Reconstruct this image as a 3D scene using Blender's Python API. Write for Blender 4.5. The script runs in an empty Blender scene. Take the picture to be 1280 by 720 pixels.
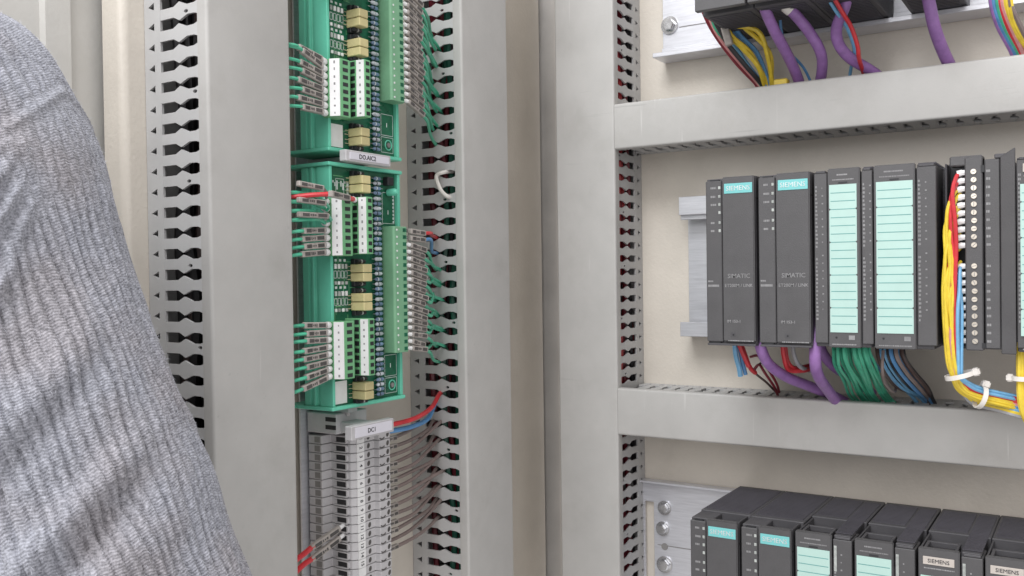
import bpy, bmesh, math, random
from mathutils import Vector, Matrix
from mathutils.geometry import tessellate_polygon
random.seed(7)
S = 0.001                      # the place is measured in millimetres
scn = bpy.context.scene
col = scn.collection

# ------------------------------------------------------------------ camera
F_PX, YAW, PIT, ROL = 1158.76, 0.5662, -0.0133, -0.0139
CAM = Vector((251.64, -667.40, 53.67))
_fw = Vector((-math.sin(YAW)*math.cos(PIT), math.cos(YAW)*math.cos(PIT), math.sin(PIT)))
_r = _fw.cross(Vector((0, 0, 1))).normalized(); _u = _r.cross(_fw)
_r2 = math.cos(ROL)*_r + math.sin(ROL)*_u
_u2 = -math.sin(ROL)*_r + math.cos(ROL)*_u
cd = bpy.data.cameras.new('camera'); cam = bpy.data.objects.new('camera', cd); col.objects.link(cam)
M = Matrix((( _r2.x, _u2.x, -_fw.x), (_r2.y, _u2.y, -_fw.y), (_r2.z, _u2.z, -_fw.z))).to_4x4()
M.translation = CAM*S
cam.matrix_world = M
cd.sensor_fit = 'HORIZONTAL'; cd.sensor_width = 36; cd.lens = 36*F_PX/1280
cd.clip_start = 0.02; cd.clip_end = 60
scn.camera = cam

# ------------------------------------------------------------------ light
w = bpy.data.worlds.new('World'); scn.world = w; w.use_nodes = True
bg = w.node_tree.nodes['Background']; bg.inputs[0].default_value = (1.0, 0.985, 0.985, 1); bg.inputs[1].default_value = 0.82
def area(name, loc, target, size, power, color):
    l = bpy.data.lights.new(name, 'AREA'); l.shape = 'RECTANGLE'; l.size = size[0]; l.size_y = size[1]
    l.energy = power; l.color = color
    o = bpy.data.objects.new(name, l); col.objects.link(o); o.location = loc
    o.rotation_euler = (Vector(target)-Vector(loc)).to_track_quat('-Z', 'Y').to_euler()
    return o
area('window_light', (-0.05, -2.1, 0.95), (-0.08, 0, 0.05), (2.0, 1.5), 20, (0.99, 0.98, 0.98))
area('left_fill_light', (-0.08, -1.02, 1.2), (-0.21, -0.3, 0.08), (0.7, 0.6), 15.5, (0.94, 0.97, 1.0))  # added fill from over the shoulder, brightens left duct, wall and sleeve top
area('ceiling_light', (0.75, -1.0, 1.5), (0.05, 0, 0.05), (0.9, 0.9), 5.5, (1.0, 0.97, 0.94))
vs = scn.view_settings; vs.view_transform = 'Standard'; vs.look = 'None'; vs.gamma = 1; vs.exposure = 0.05
vs.use_curve_mapping = False

# ------------------------------------------------------------------ helpers
def ray(px, py): return _fw + _r2*((px-640)/F_PX) - _u2*((py-360)/F_PX)
def PY(px, py, Y): d = ray(px, py); return CAM + d*((Y-CAM.y)/d.y)
def PX(px, py, X): d = ray(px, py); return CAM + d*((X-CAM.x)/d.x)
def PZ(px, py, Z): d = ray(px, py); return CAM + d*((Z-CAM.z)/d.z)
def PD(px, py, D): return CAM + ray(px, py)*D
V = Vector

class MB:
    def __init__(s): s.v = []; s.f = []
    def add(s, vs, fs):
        o = len(s.v); s.v += [Vector(p) for p in vs]; s.f += [tuple(i+o for i in f) for f in fs]; return s
    def box(s, x0, x1, y0, y1, z0, z1):
        x0, x1 = min(x0, x1), max(x0, x1); y0, y1 = min(y0, y1), max(y0, y1); z0, z1 = min(z0, z1), max(z0, z1)
        return s.add([(x0,y0,z0),(x1,y0,z0),(x1,y1,z0),(x0,y1,z0),(x0,y0,z1),(x1,y0,z1),(x1,y1,z1),(x0,y1,z1)],
                     [(0,3,2,1),(4,5,6,7),(0,1,5,4),(1,2,6,5),(2,3,7,6),(3,0,4,7)])
    def obox(s, c, ax, ay, az, hx, hy, hz):
        c = V(c); P = [c+ax*(hx*i)+ay*(hy*j)+az*(hz*k) for k in (-1,1) for j in (-1,1) for i in (-1,1)]
        return s.add(P, [(0,2,3,1),(4,5,7,6),(0,1,5,4),(1,3,7,5),(3,2,6,7),(2,0,4,6)])
    def plate(s, loops, o, e1, e2, n, th):
        """flat plate with holes: loops of 2d points, outer first"""
        o, e1, e2, n = V(o), V(e1), V(e2), V(n)
        pts = [p for l in loops for p in l]
        tris = tessellate_polygon([[V((p[0], p[1], 0)) for p in l] for l in loops])
        b = [o+e1*p[0]+e2*p[1] for p in pts]; t = [q+n*th for q in b]; N = len(pts)
        fs = [tuple(k) for k in tris]+[tuple(i+N for i in reversed(k)) for k in tris]; k0 = 0
        for l in loops:
            m = len(l)
            for i in range(m):
                a, c = k0+i, k0+(i+1) % m; fs.append((a, c, c+N, a+N))
            k0 += m
        return s.add(b+t, fs)
    def prism(s, poly, vec):
        vec = V(vec); N = len(poly); b = [V(p) for p in poly]
        return s.add(b+[p+vec for p in b], [tuple(range(N)), tuple(range(2*N-1, N-1, -1))] +
                     [(i, (i+1) % N, (i+1) % N+N, i+N) for i in range(N)])
    def tube(s, path, r, n=8, cap=True, sub=0):
        if sub: path = crom(path, sub)
        P = [V(p) for p in path]; m = len(P); vs = []; fs = []
        ref = None
        for i, p in enumerate(P):
            t = (P[min(i+1, m-1)]-P[max(i-1, 0)]).normalized()
            if ref is None:
                ref = t.orthogonal().normalized()
            ref = (ref-t*ref.dot(t)).normalized(); b = t.cross(ref)
            rr = r[i] if isinstance(r, (list, tuple)) else r
            vs += [p+(ref*math.cos(2*math.pi*k/n)+b*math.sin(2*math.pi*k/n))*rr for k in range(n)]
        for i in range(m-1):
            fs += [(i*n+k, i*n+(k+1) % n, (i+1)*n+(k+1) % n, (i+1)*n+k) for k in range(n)]
        if cap: fs += [tuple(range(n-1, -1, -1)), tuple((m-1)*n+k for k in range(n))]
        return s.add(vs, fs)
    def rod(s, a, b, r, n=10): return s.tube([a, b], r, n)

def crom(pts, k=6):
    P = [V(p) for p in pts]; Q = [P[0]*2-P[1]]+P+[P[-1]*2-P[-2]]; out = []
    for i in range(1, len(Q)-2):
        a, b, c, d = Q[i-1], Q[i], Q[i+1], Q[i+2]
        for j in range(k):
            t = j/k
            out.append(0.5*((2*b)+(c-a)*t+(2*a-5*b+4*c-d)*t*t+(3*b-a-3*c+d)*t**3))
    out.append(P[-1]); return out

def mesh_of(name, mb, org, bevel=0, smooth=False, seg=1, uv=None):
    me = bpy.data.meshes.new(name)
    me.from_pydata([(p-org)*S for p in mb.v], [], mb.f)
    bm = bmesh.new(); bm.from_mesh(me)
    bmesh.ops.recalc_face_normals(bm, faces=bm.faces)
    if bevel:
        bmesh.ops.bevel(bm, geom=[e for e in bm.edges if len(e.link_faces) == 2 and e.calc_face_angle(0) > 0.5],
                        offset=bevel*S, segments=seg, affect='EDGES', clamp_overlap=True)
    for f in bm.faces: f.smooth = smooth
    bm.to_mesh(me); bm.free()
    if smooth: me.set_sharp_from_angle(angle=math.radians(42))
    return me

ORG = {}
def thing(name, label, cat, loc=(0,0,0), group=None):
    o = bpy.data.objects.new(name, None); col.objects.link(o); o.location = V(loc)*S
    o.empty_display_size = 0.01; ORG[o.name] = V(loc)
    o['label'] = label; o['category'] = cat
    if group: o['group'] = group
    return o
def part(parent, name, mb, mat, bevel=0, smooth=False, kind=None, seg=1, label=None):
    org = ORG[parent.name]
    me = mesh_of(name, mb, org, bevel, smooth, seg); me.materials.append(mat)
    o = bpy.data.objects.new(name, me); col.objects.link(o); o.parent = parent; ORG[o.name] = org
    if kind: o['kind'] = kind
    if label: o['label'] = label
    return o
def solo(name, mb, mat, label=None, cat=None, group=None, kind=None, bevel=0, smooth=False, org=(0,0,0), seg=1):
    me = mesh_of(name, mb, V(org), bevel, smooth, seg); me.materials.append(mat)
    o = bpy.data.objects.new(name, me); col.objects.link(o); o.location = V(org)*S; ORG[o.name] = V(org)
    for k, v in (('label', label), ('category', cat), ('group', group), ('kind', kind)):
        if v: o[k] = v
    return o
def clone(o, off, parent=None):
    """shares mesh data; same parent unless given"""
    c = o.copy(); col.objects.link(c); c.parent = parent or o.parent; c.location = o.location+V(off)*S
    return c
def text(parent, name, s, size, org, ex, ey, mat, bold=0.0, align='CENTER', depth=0.25):
    """flat lettering laid on a face: ex reading direction, ey up, both world unit vectors"""
    cu = bpy.data.curves.new(name, 'FONT'); cu.body = s; cu.size = size; cu.align_x = align; cu.align_y = 'CENTER'
    cu.extrude = depth*0.5; cu.offset = bold; cu.resolution_u = 2
    t = bpy.data.objects.new(name, cu); col.objects.link(t)
    dg = bpy.context.evaluated_depsgraph_get(); me = bpy.data.meshes.new_from_object(t.evaluated_get(dg))
    bpy.data.objects.remove(t); me.name = name
    ex, ey = V(ex), V(ey); ez = ex.cross(ey); base = V(org)-ORG[parent.name]
    for v in me.vertices:
        c = v.co.copy(); v.co = (base+ex*c.x+ey*c.y+ez*c.z)*S
    me.materials.clear(); me.materials.append(mat)
    o = bpy.data.objects.new(name, me); col.objects.link(o); o.parent = parent; ORG[o.name] = ORG[parent.name]
    return o
ORDN = ['topmost', 'second', 'third', 'fourth', 'fifth', 'sixth', 'seventh', 'eighth', 'ninth', 'tenth', 'eleventh', 'twelfth',
        'thirteenth', 'fourteenth', 'fifteenth', 'sixteenth', 'seventeenth', 'eighteenth', 'nineteenth', 'twentieth']
def nth(i): return ORDN[i] if i == 0 else ORDN[i]+' from top'

# ------------------------------------------------------------------ materials
def mat(name, c, rough=0.5, var=0.06, scale=60, bump=0.0, bscale=900, metal=0.0, spec=0.5, c2=None, dirt=0.0, aniso=None, trans=0.0, rvar=0.1, scuff=0.0, glint_speck=0.0):
    m = bpy.data.materials.new(name); m.use_nodes = True; nt = m.node_tree; N = nt.nodes; L = nt.links
    b = N['Principled BSDF']; b.inputs['Roughness'].default_value = rough; b.inputs['Metallic'].default_value = metal
    b.inputs['Specular IOR Level'].default_value = spec
    if trans: b.inputs['Transmission Weight'].default_value = trans
    tc = N.new('ShaderNodeTexCoord'); mp = N.new('ShaderNodeMapping'); L.new(tc.outputs['Object'], mp.inputs[0])
    if aniso: mp.inputs['Scale'].default_value = aniso
    oi = N.new('ShaderNodeObjectInfo')
    n1 = N.new('ShaderNodeTexNoise'); n1.inputs['Scale'].default_value = scale; n1.inputs['Detail'].default_value = 6
    n1.inputs['Roughness'].default_value = 0.62
    L.new(mp.outputs[0], n1.inputs['Vector'])
    r = N.new('ShaderNodeValToRGB'); e = r.color_ramp.elements
    d = c2 or tuple(x*(1-var*2.2) for x in c)
    e[0].position = 0.32; e[0].color = (*d, 1); e[1].position = 0.66; e[1].color = (*[min(1, x*(1+var)) for x in c], 1)
    L.new(n1.outputs['Fac'], r.inputs['Fac'])
    hs = N.new('ShaderNodeHueSaturation'); L.new(r.outputs['Color'], hs.inputs['Color'])
    mr = N.new('ShaderNodeMapRange'); mr.inputs['To Min'].default_value = 1-var; mr.inputs['To Max'].default_value = 1+var
    L.new(oi.outputs['Random'], mr.inputs['Value']); L.new(mr.outputs[0], hs.inputs['Value'])
    last = hs.outputs['Color']
    if dirt:
        n3 = N.new('ShaderNodeTexNoise'); n3.inputs['Scale'].default_value = 14; n3.inputs['Detail'].default_value = 8
        n3.inputs['Roughness'].default_value = 0.75; L.new(tc.outputs['Object'], n3.inputs['Vector'])
        r3 = N.new('ShaderNodeValToRGB'); r3.color_ramp.elements[0].position = 0.52; r3.color_ramp.elements[1].position = 0.78
        L.new(n3.outputs['Fac'], r3.inputs['Fac'])
        mx = N.new('ShaderNodeMixRGB'); mx.blend_type = 'MULTIPLY'; mx.inputs[2].default_value = (1-dirt, 1-dirt*1.08, 1-dirt*1.2, 1)
        L.new(r3.outputs['Color'], mx.inputs[0]); L.new(last, mx.inputs[1]); last = mx.outputs[0]
    for amt, vec, th, colr in ((scuff, (260, 260, 9), 0.685, (0.75, 0.74, 0.72, 1)), (scuff, (14, 300, 300), 0.70, (0.25, 0.245, 0.24, 1)), (glint_speck, (520, 520, 520), 0.70, (0.86, 0.80, 0.70, 1))):  # last entry: glints of the rough paint, put into the colour as pale flecks
        if not amt: continue
        m2 = N.new('ShaderNodeMapping'); L.new(tc.outputs['Object'], m2.inputs[0]); m2.inputs['Scale'].default_value = vec; m2.inputs['Rotation'].default_value = (0.1, 0.25, 0.15)
        n5 = N.new('ShaderNodeTexNoise'); n5.inputs['Scale'].default_value = 1; n5.inputs['Detail'].default_value = 2; L.new(m2.outputs[0], n5.inputs['Vector'])
        n6 = N.new('ShaderNodeTexNoise'); n6.inputs['Scale'].default_value = 9; n6.inputs['Detail'].default_value = 2; L.new(tc.outputs['Object'], n6.inputs['Vector'])
        mm = N.new('ShaderNodeMapRange'); mm.inputs['From Min'].default_value = th; mm.inputs['From Max'].default_value = th+0.05; mm.inputs['To Max'].default_value = amt; L.new(n5.outputs['Fac'], mm.inputs['Value'])
        m6 = N.new('ShaderNodeMapRange'); m6.inputs['From Min'].default_value = 0.48; m6.inputs['From Max'].default_value = 0.62; L.new(n6.outputs['Fac'], m6.inputs['Value'])
        pr = N.new('ShaderNodeMath'); pr.operation = 'MULTIPLY'; L.new(mm.outputs[0], pr.inputs[0]); L.new(m6.outputs[0], pr.inputs[1])
        mx = N.new('ShaderNodeMixRGB'); mx.inputs[2].default_value = colr; L.new(pr.outputs[0], mx.inputs[0]); L.new(last, mx.inputs[1]); last = mx.outputs[0]
    L.new(last, b.inputs['Base Color'])
    rr = N.new('ShaderNodeMapRange'); rr.inputs['To Min'].default_value = max(0.02, rough-rvar); rr.inputs['To Max'].default_value = min(1, rough+rvar)
    L.new(n1.outputs['Fac'], rr.inputs['Value']); L.new(rr.outputs[0], b.inputs['Roughness'])
    if bump:
        n2 = N.new('ShaderNodeTexNoise'); n2.inputs['Scale'].default_value = bscale; n2.inputs['Detail'].default_value = 3
        L.new(mp.outputs[0], n2.inputs['Vector'])
        bp = N.new('ShaderNodeBump'); bp.inputs['Strength'].default_value = bump; bp.inputs['Distance'].default_value = 0.0006
        L.new(n2.outputs['Fac'], bp.inputs['Height']); L.new(bp.outputs[0], b.inputs['Normal'])
    return m
M_panel = mat('cream_panel_paint', (0.63, 0.578, 0.51), 0.33, 0.03, 22, 0.4, 420, dirt=0.08, glint_speck=0.5)
M_frame = mat('cream_frame_paint', (0.57, 0.555, 0.525), 0.42, 0.03, 18, 0.25, 420, dirt=0.08)
M_corner = mat('grey_recess', (0.22, 0.21, 0.205), 0.5, 0.08, 40)
M_cframe = mat('grey_frame_metal', (0.60, 0.57, 0.54), 0.36, 0.05, 20, 0.2, 500)
M_pvc = mat('grey_duct_plastic', (0.440, 0.428, 0.412), 0.42, 0.03, 26, 0.10, 700, dirt=0.12, scuff=0.4)
M_pvc2 = mat('grey_duct_teeth', (0.47, 0.465, 0.462), 0.42, 0.04, 30, 0.10, 700, dirt=0.08)
M_alu = mat('zinc_steel', (0.68, 0.68, 0.72), 0.36, 0.05, 40, 0.12, 900, metal=0.6, aniso=(1, 1, 14))
M_bolt = mat('bolt_steel', (0.70, 0.70, 0.72), 0.24, 0.08, 120, 0.1, 900, metal=0.95)
M_mod = mat('module_plastic', (0.073, 0.070, 0.076), 0.52, 0.05, 60, 0.30, 1600, dirt=0.08)
M_mod2 = mat('module_door_plastic', (0.080, 0.077, 0.080), 0.46, 0.04, 60, 0.30, 1600, dirt=0.06)
M_dark = mat('black_plastic', (0.018, 0.018, 0.021), 0.5, 0.1, 80)
M_vent = mat('dark_vent_plastic', (0.062, 0.058, 0.070), 0.55, 0.06, 60, 0.3, 1600, dirt=0.1)
M_teal = mat('teal_badge', (0.18, 0.52, 0.52), 0.35, 0.04, 90)
M_label = mat('pale_teal_label', (0.42, 0.595, 0.545), 0.3, 0.03, 30, dirt=0.04)
M_labelline = mat('label_ink', (0.12, 0.32, 0.31), 0.5, 0.05)
M_white = mat('white_plastic', (0.76, 0.75, 0.75), 0.40, 0.04, 80)
M_paper = mat('lilac_paper', (0.66, 0.64, 0.70), 0.6, 0.03, 60)
M_ink = mat('black_ink', (0.03, 0.03, 0.035), 0.6, 0.1)
M_badge = mat('beige_badge', (0.50, 0.45, 0.41), 0.5, 0.05)
M_greyink = mat('grey_print', (0.25, 0.245, 0.25), 0.6, 0.1, 300)
M_whiteink = mat('white_print', (0.62, 0.66, 0.66), 0.55, 0.1, 300)
M_led = mat('clear_led', (0.42, 0.44, 0.42), 0.25, 0.15, 200)
M_gcar = mat('green_carrier', (0.14, 0.56, 0.40), 0.33, 0.05, 40, 0.1, 800)
M_gterm = mat('green_terminal', (0.16, 0.41, 0.20), 0.40, 0.06, 70, 0.1, 900)
M_pcb = mat('green_circuit_board', (0.012, 0.115, 0.060), 0.30, 0.12, 220)
M_relay = mat('yellow_relay', (0.60, 0.52, 0.27), 0.42, 0.06, 90)
M_res1 = mat('blue_resistor', (0.16, 0.24, 0.36), 0.35, 0.2, 300)
M_res2 = mat('pale_resistor', (0.52, 0.56, 0.60), 0.35, 0.2, 300)
M_tb = mat('grey_terminal_plastic', (0.50, 0.485, 0.495), 0.45, 0.05, 70, 0.1, 900, dirt=0.08)
M_tag = mat('grey_marker_sleeve', (0.36, 0.325, 0.30), 0.42, 0.10, 200)
M_tagd = mat('marker_print', (0.075, 0.068, 0.065), 0.5, 0.15, 600)
M_tie = mat('nylon_tie', (0.72, 0.68, 0.64), 0.35, 0.05, 80)
def wire_mat(n, c, r=0.36): return mat(n, c, r, 0.08, 150)
W = dict(red=wire_mat('red_wire', (0.56, 0.035, 0.045)), dred=wire_mat('dark_red_wire', (0.20, 0.022, 0.035)),
         green=wire_mat('green_wire', (0.07, 0.42, 0.26)), blue=wire_mat('blue_wire', (0.10, 0.27, 0.52)),
         sky=wire_mat('pale_blue_wire', (0.18, 0.42, 0.66)), yellow=wire_mat('yellow_wire', (0.76, 0.56, 0.05)),
         brown=wire_mat('brown_wire', (0.085, 0.055, 0.05)), taupe=wire_mat('taupe_wire', (0.20, 0.155, 0.145)),
         black=wire_mat('black_wire', (0.03, 0.027, 0.03)), purple=wire_mat('purple_cable', (0.31, 0.155, 0.41), 0.42),
         pink=wire_mat('pink_wire', (0.62, 0.28, 0.28)), dgreen=wire_mat('dark_green_wire', (0.02, 0.12, 0.08)),
         grey=wire_mat('grey_wire', (0.35, 0.35, 0.37)), orange=wire_mat('orange_wire', (0.72, 0.22, 0.03)))
X1, Y1, Z1 = V((1,0,0)), V((0,1,0)), V((0,0,1))
WALL, BACK = -222.0, 130.0

# ------------------------------------------------------------------ the setting: panels and frame of the cabinet
solo('back_panel', MB().box(-199, 420, BACK, BACK+3, -420, 560), M_panel, kind='structure')
prof = [(WALL, 134), (WALL, -331)]
for k in range(1, 8):
    a = k/8*math.pi/2; prof.append((WALL-5+5*math.cos(a), -331-5*math.sin(a)))
prof += [(WALL-5, -336), (WALL-18, -336), (WALL-18, -333.6), (WALL-5, -333.6), (WALL-2.6, -331), (WALL-2.6, 134)]
solo('side_panel', MB().prism([(x, y, -420) for x, y in prof], (0, 0, 980)), M_panel, kind='structure', smooth=True)
solo('corner_frame', MB().box(-246.8, -190, 146, 149, -420, 560).box(-209, -206, 140, 145.9, -420, 560), M_cframe, kind='structure')
fp = [(-247, 149), (-247, -352), (-243.5, -353.5), (-243.5, -368.5), (-247, -370), (-247, -640), (-275, -640), (-275, 149)]
solo('cabinet_frame', MB().prism([(x, y, -420) for x, y in fp], (0, 0, 980)), M_frame, kind='structure')

# ------------------------------------------------------------------ slotted wiring ducts
def duct(label, corner, a, d, wv, length, width, depth, pitch, phase, holes=()):
    """corner: cover edge of the slotted side at the start; a along, d from cover to base, wv across the cover"""
    a, d, wv, c = V(a), V(d), V(wv), V(corner); n = -wv
    t = thing('wiring_duct', label, 'cable duct', c+d*depth)
    def seg(wd): return [c+wv*p[0]+d*p[1] for p in wd]
    # lid: shallow channel with rounded corners, over the teeth
    o = 1.7; R = 2.0; th = 1.5; lip = 8.0
    out = [(-o, lip)]+[(-o+R-R*math.cos(k*math.pi/8), R-R*math.sin(k*math.pi/8)) for k in range(5)]
    out += [(width+o-R+R*math.sin(k*math.pi/8), R-R*math.cos(k*math.pi/8)) for k in range(5)]+[(width+o, lip)]
    inn = [(width+o-th, lip), (width+o-th, th), (-o+th, th), (-o+th, lip)]
    part(t, 'duct_cover', MB().prism(seg(out+inn), a*length), M_pvc, smooth=True)
    part(t, 'duct_base', MB().prism(seg([(1.8, depth-2), (width-1.8, depth-2), (width-1.8, depth-0.2), (1.8, depth-0.2)]), a*length), M_pvc2)
    part(t, 'far_wall', MB().prism(seg([(width-1.6, 2), (width, 2), (width, depth-0.2), (width-1.6, depth-0.2)]), a*length), M_pvc2)
    k = depth/58.0
    n0 = math.ceil(-phase/pitch); cnt = int((length-phase)/pitch-n0)+1
    cen = [phase+(n0+i)*pitch for i in range(cnt)]
    tri = [[(z-2.3, 48.5*k), (z, 54*k), (z+2.3, 48.5*k)] for z in cen if 4 < z < length-4]
    part(t, 'base_strip', MB().plate([[(0, 43*k), (length, 43*k), (length, depth-0.3), (0, depth-0.3)]]+tri, c, a, d, wv, 1.6), M_pvc2)
    H = pitch/2
    prof = [(3, 1.7), (8.5, 1.7), (13, 3.1), (19, 3.2), (26, 0.65), (31, 3.0), (43.02, 3.0)]
    right = [(H-h, x*k) for x, h in prof]; loop = [(-p, q) for p, q in right]+right[::-1]
    hole = [(1.1*math.cos(j*math.pi/4)-1.0, (20+1.9*math.sin(j*math.pi/4))*k) for j in range(8)]
    hole2 = [(1.1*math.cos(j*math.pi/4)+0.8, (13+1.9*math.sin(j*math.pi/4))*k) for j in range(8)]
    org = ORG[t.name]; ms = []
    for lp in ([loop], [loop, hole], [loop, hole2]):
        me = mesh_of('tooth', MB().plate(lp, c, a, d, wv, 1.6), org); me.materials.append(M_pvc2); ms.append(me)
    for i, z in enumerate(cen):
        z += H
        if z-H < 1 or z+H > length-1: continue
        me = ms[0]
        if i % 4 == 1: me = ms[1 if (i//4) % 3 else 2]
        ob = bpy.data.objects.new('tooth', me); col.objects.link(ob); ob.parent = t
        wob = random.uniform(-0.12, 0.12)
        ob.location = (a*(z+wob)+n*random.uniform(-0.15, 0.15)+(n*random.uniform(.3, .9)+a*random.uniform(-.5, .5) if random.random() < .07 else V((0, 0, 0))))*S
    return t
Z0, LZ = -300.0, 720.0
duct('tall vertical grey slotted duct nearest the sleeve, left of the green boards', (-165, -321, Z0), Z1, -X1, Y1, LZ, 59, 57, 12.02, (56.8-Z0) % 12.02)
duct('tall vertical grey slotted duct with green wires, right of the green boards', (-165, -78, Z0), Z1, -X1, Y1, LZ, 62, 57, 12.36, (47.6-Z0) % 12.36)
duct('tall vertical grey slotted duct left of the dark modules, next to the corner', (-110, 70, Z0), Z1, Y1, -X1, LZ, 56, 60, 12.1, (152.5-Z0) % 12.1)
duct('upper horizontal grey duct above the middle row of dark modules', (-108.2, 70, 164.8), X1, Y1, Z1, 440, 36.5, 60, 12.1, (-80.0+108.2) % 12.1)
duct('lower horizontal grey duct between the middle and bottom module rows', (-108.2, 70, -48.4), X1, Y1, -Z1, 440, 37.8, 60, 12.1, (-88.9+108.2) % 12.1)

# wires lying inside the vertical ducts, seen through the slots
def duct_wires(x0, x1, y0, y1, cols, label, group, r=1.9):
    for i, c in enumerate(cols):
        x = random.uniform(x0, x1); y = random.uniform(y0, y1); pts = []
        for z in range(-290, 421, 47):
            x = min(x1, max(x0, x+random.uniform(-5, 5))); y = min(y1, max(y0, y+random.uniform(-5, 5))); pts.append((x, y, z))
        solo('wire', MB().tube(pts, r, 6, sub=4), W[c], label % c.replace('dred', 'dark red').replace('dgreen', 'dark green').replace('brown', 'brown'),
             'wire', group % c.replace('dred', 'dark red').replace('dgreen', 'dark green'), smooth=True)
duct_wires(-216, -186, -308, -270, ['black', 'black', 'brown', 'black', 'black', 'black', 'brown', 'black', 'black', 'black', 'black', 'black'], '%s wire running up inside the duct beside the sleeve', '%s wires in the duct beside the sleeve', 3.1)  # black wires thickened and added to darken the inside of this duct
LB, GB = '%s wire running up inside the duct right of the green boards', '%s wires in the duct right of the green boards'
duct_wires(-212, -178, -72, -62, ['dred', 'dgreen', 'dred', 'dgreen', 'black', 'dred'], LB, GB, 2.4)
duct_wires(-215, -180, -56, -26, ['black']*11, LB, GB, 3.2)  # thick black wires added behind the coloured ones to darken the slots
LC, GC = '%s wire running up inside the duct beside the corner', '%s wires in the duct beside the corner'
duct_wires(-123, -116, 82, 122, ['red', 'dred', 'dred', 'dgreen', 'red', 'dred', 'black', 'dred'], LC, GC, 2.4)
duct_wires(-156, -130, 86, 124, ['black']*9, LC, GC, 3.2)  # black filler wires, put in so this duct reads dark inside

# ------------------------------------------------------------------ mounting rails on the back panel
def rail(label, x0, x1, zt, zb):
    """deep profile rail: web, flanges with lips above and below"""
    t = thing('mounting_rail', label, 'rail', (x0, BACK, zb))
    pr = [(129.6, zb), (104, zb), (104, zb+12.5), (108, zb+12.5), (108, zb+3), (125.4, zb+3), (125.4, zt-3), (113, zt-3), (113, zt-20), (108, zt-20), (108, zt-16),
          (104, zt-16), (104, zt), (129.6, zt)]
    part(t, 'rail_profile', MB().prism([(x0, y, z) for y, z in pr], (x1-x0, 0, 0)), M_alu, bevel=0.35)
    return t
def bolt(t, x, y, z, r=5.0):
    b = part(t, 'washer', MB().rod((x, y, z), (x, y-1.4, z), r*1.45, 18), M_bolt, smooth=True)
    a0 = random.uniform(0, 1)
    hx = [(x+r*math.cos(a0+k*math.pi/3), y-1.3, z+r*math.sin(a0+k*math.pi/3)) for k in range(6)]
    part(t, 'bolt', MB().prism(hx, (0, -4.2, 0)), M_bolt, bevel=0.6)
rm = rail('zinc mounting rail stub sticking out left of the middle module row', -63, 420, 121, -2)
def flatrail(label, x0, x1, z0, z1, lines, slot=None):
    t = thing('mounting_rail', label, 'rail', (x0, BACK, z0))
    outer = [(x0, z0), (x1, z0), (x1, z1), (x0, z1)]
    part(t, 'rail_web', MB().plate([outer]+([slot] if slot else []), (0, 128, 0), X1, Z1, -Y1, 3), M_alu, bevel=0.3)
    part(t, 'web_groove', MB().box(x0+16, x1, 124.6, 125.2, lines-0.35, lines+0.35), M_corner)
    return t
rt = flatrail('zinc rail with a hexagon bolt at the top of the panel', -85, 420, 258.5, 370, 276)
part(rt, 'rail_flange', MB().prism([(-85, y, z) for y, z in ((129, 246), (101, 246), (101, 250), (122, 250), (122, 258.4), (129, 258.4))], (505, 0, 0)), M_alu, bevel=0.4)
bolt(rt, -78, 125, 279, 5.6)
rb = flatrail('zinc rail with three bolts left of the bottom module row', -112, 420, -262, -139.5, -197,
              slot=[(-108.5, -240), (-99.5, -240), (-99.5, -158), (-108.5, -158)])
part(rb, 'rail_lip', MB().box(-112, 420, 118, 128.9, -139.4, -137.4), M_alu, bevel=0.3)
for bz, bx in ((-162, -88.5), (-181.5, -90.5), (-214.5, -89)): bolt(rb, bx, 125, bz, 4.6 if bz > -200 else 5.4)
part(rb, 'stud_hole', MB().rod((-89, 125.05, -198), (-89, 124.4, -198), 3.2, 14), M_corner)

# ------------------------------------------------------------------ control modules
def printrow(mb, x0, x1, z, h, y, gap=0.5):
    x = x0
    while x < x1-0.4:
        wd = min(random.uniform(0.5, 1.5), x1-x); mb.box(x, x+wd, y-0.12, y+0.2, z-h/2, z+h/2); x += wd+gap*random.uniform(0.5, 1.2)
def label_strip(t, x0, x1, z0, z1, y, rows):
    L = []; R = []; h = (z1-z0)/rows
    for i in range(rows+1):
        z = z0+i*h; nt = i in (3, 7, 11, 15) and i < rows
        if nt:
            L += [(x0, z-0.8), (x0+0.9, z-0.2), (x0+0.9, z+0.2), (x0, z+0.8)]; R += [(x1, z-0.8), (x1-0.9, z-0.2), (x1-0.9, z+0.2), (x1, z+0.8)]
        else: L.append((x0, z)); R.append((x1, z))
    s = part(t, 'label_strip', MB().plate([L+R[::-1]], (0, y, 0), X1, Z1, -Y1, 0.5), M_label)
    mb = MB()
    for i in range(1, rows): mb.box(x0+0.9, x1-0.9, y-0.62, y-0.45, z0+i*h-0.24, z0+i*h+0.24)
    part(s, 'label_lines', mb, M_labelline)
def badge(t, x0, x1, z0, z1, y, plate, ink, size):
    b = part(t, 'badge', MB().box(x0, x1, y-0.5, y+0.6, z0, z1), plate, bevel=0.15)
    text(b, 'lettering', 'SIEMENS', size, ((x0+x1)/2, y-0.62, (z0+z1)/2-0.1), X1, Z1, ink, 0.0)
def ledcol(t, x, zs, y, m=None, sz=0.9):
    for z in zs: part(t, 'led', MB().box(x-sz, x+sz, y-0.45, y+0.4, z-1.1, z+1.1), m or M_led, bevel=0.25)
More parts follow.
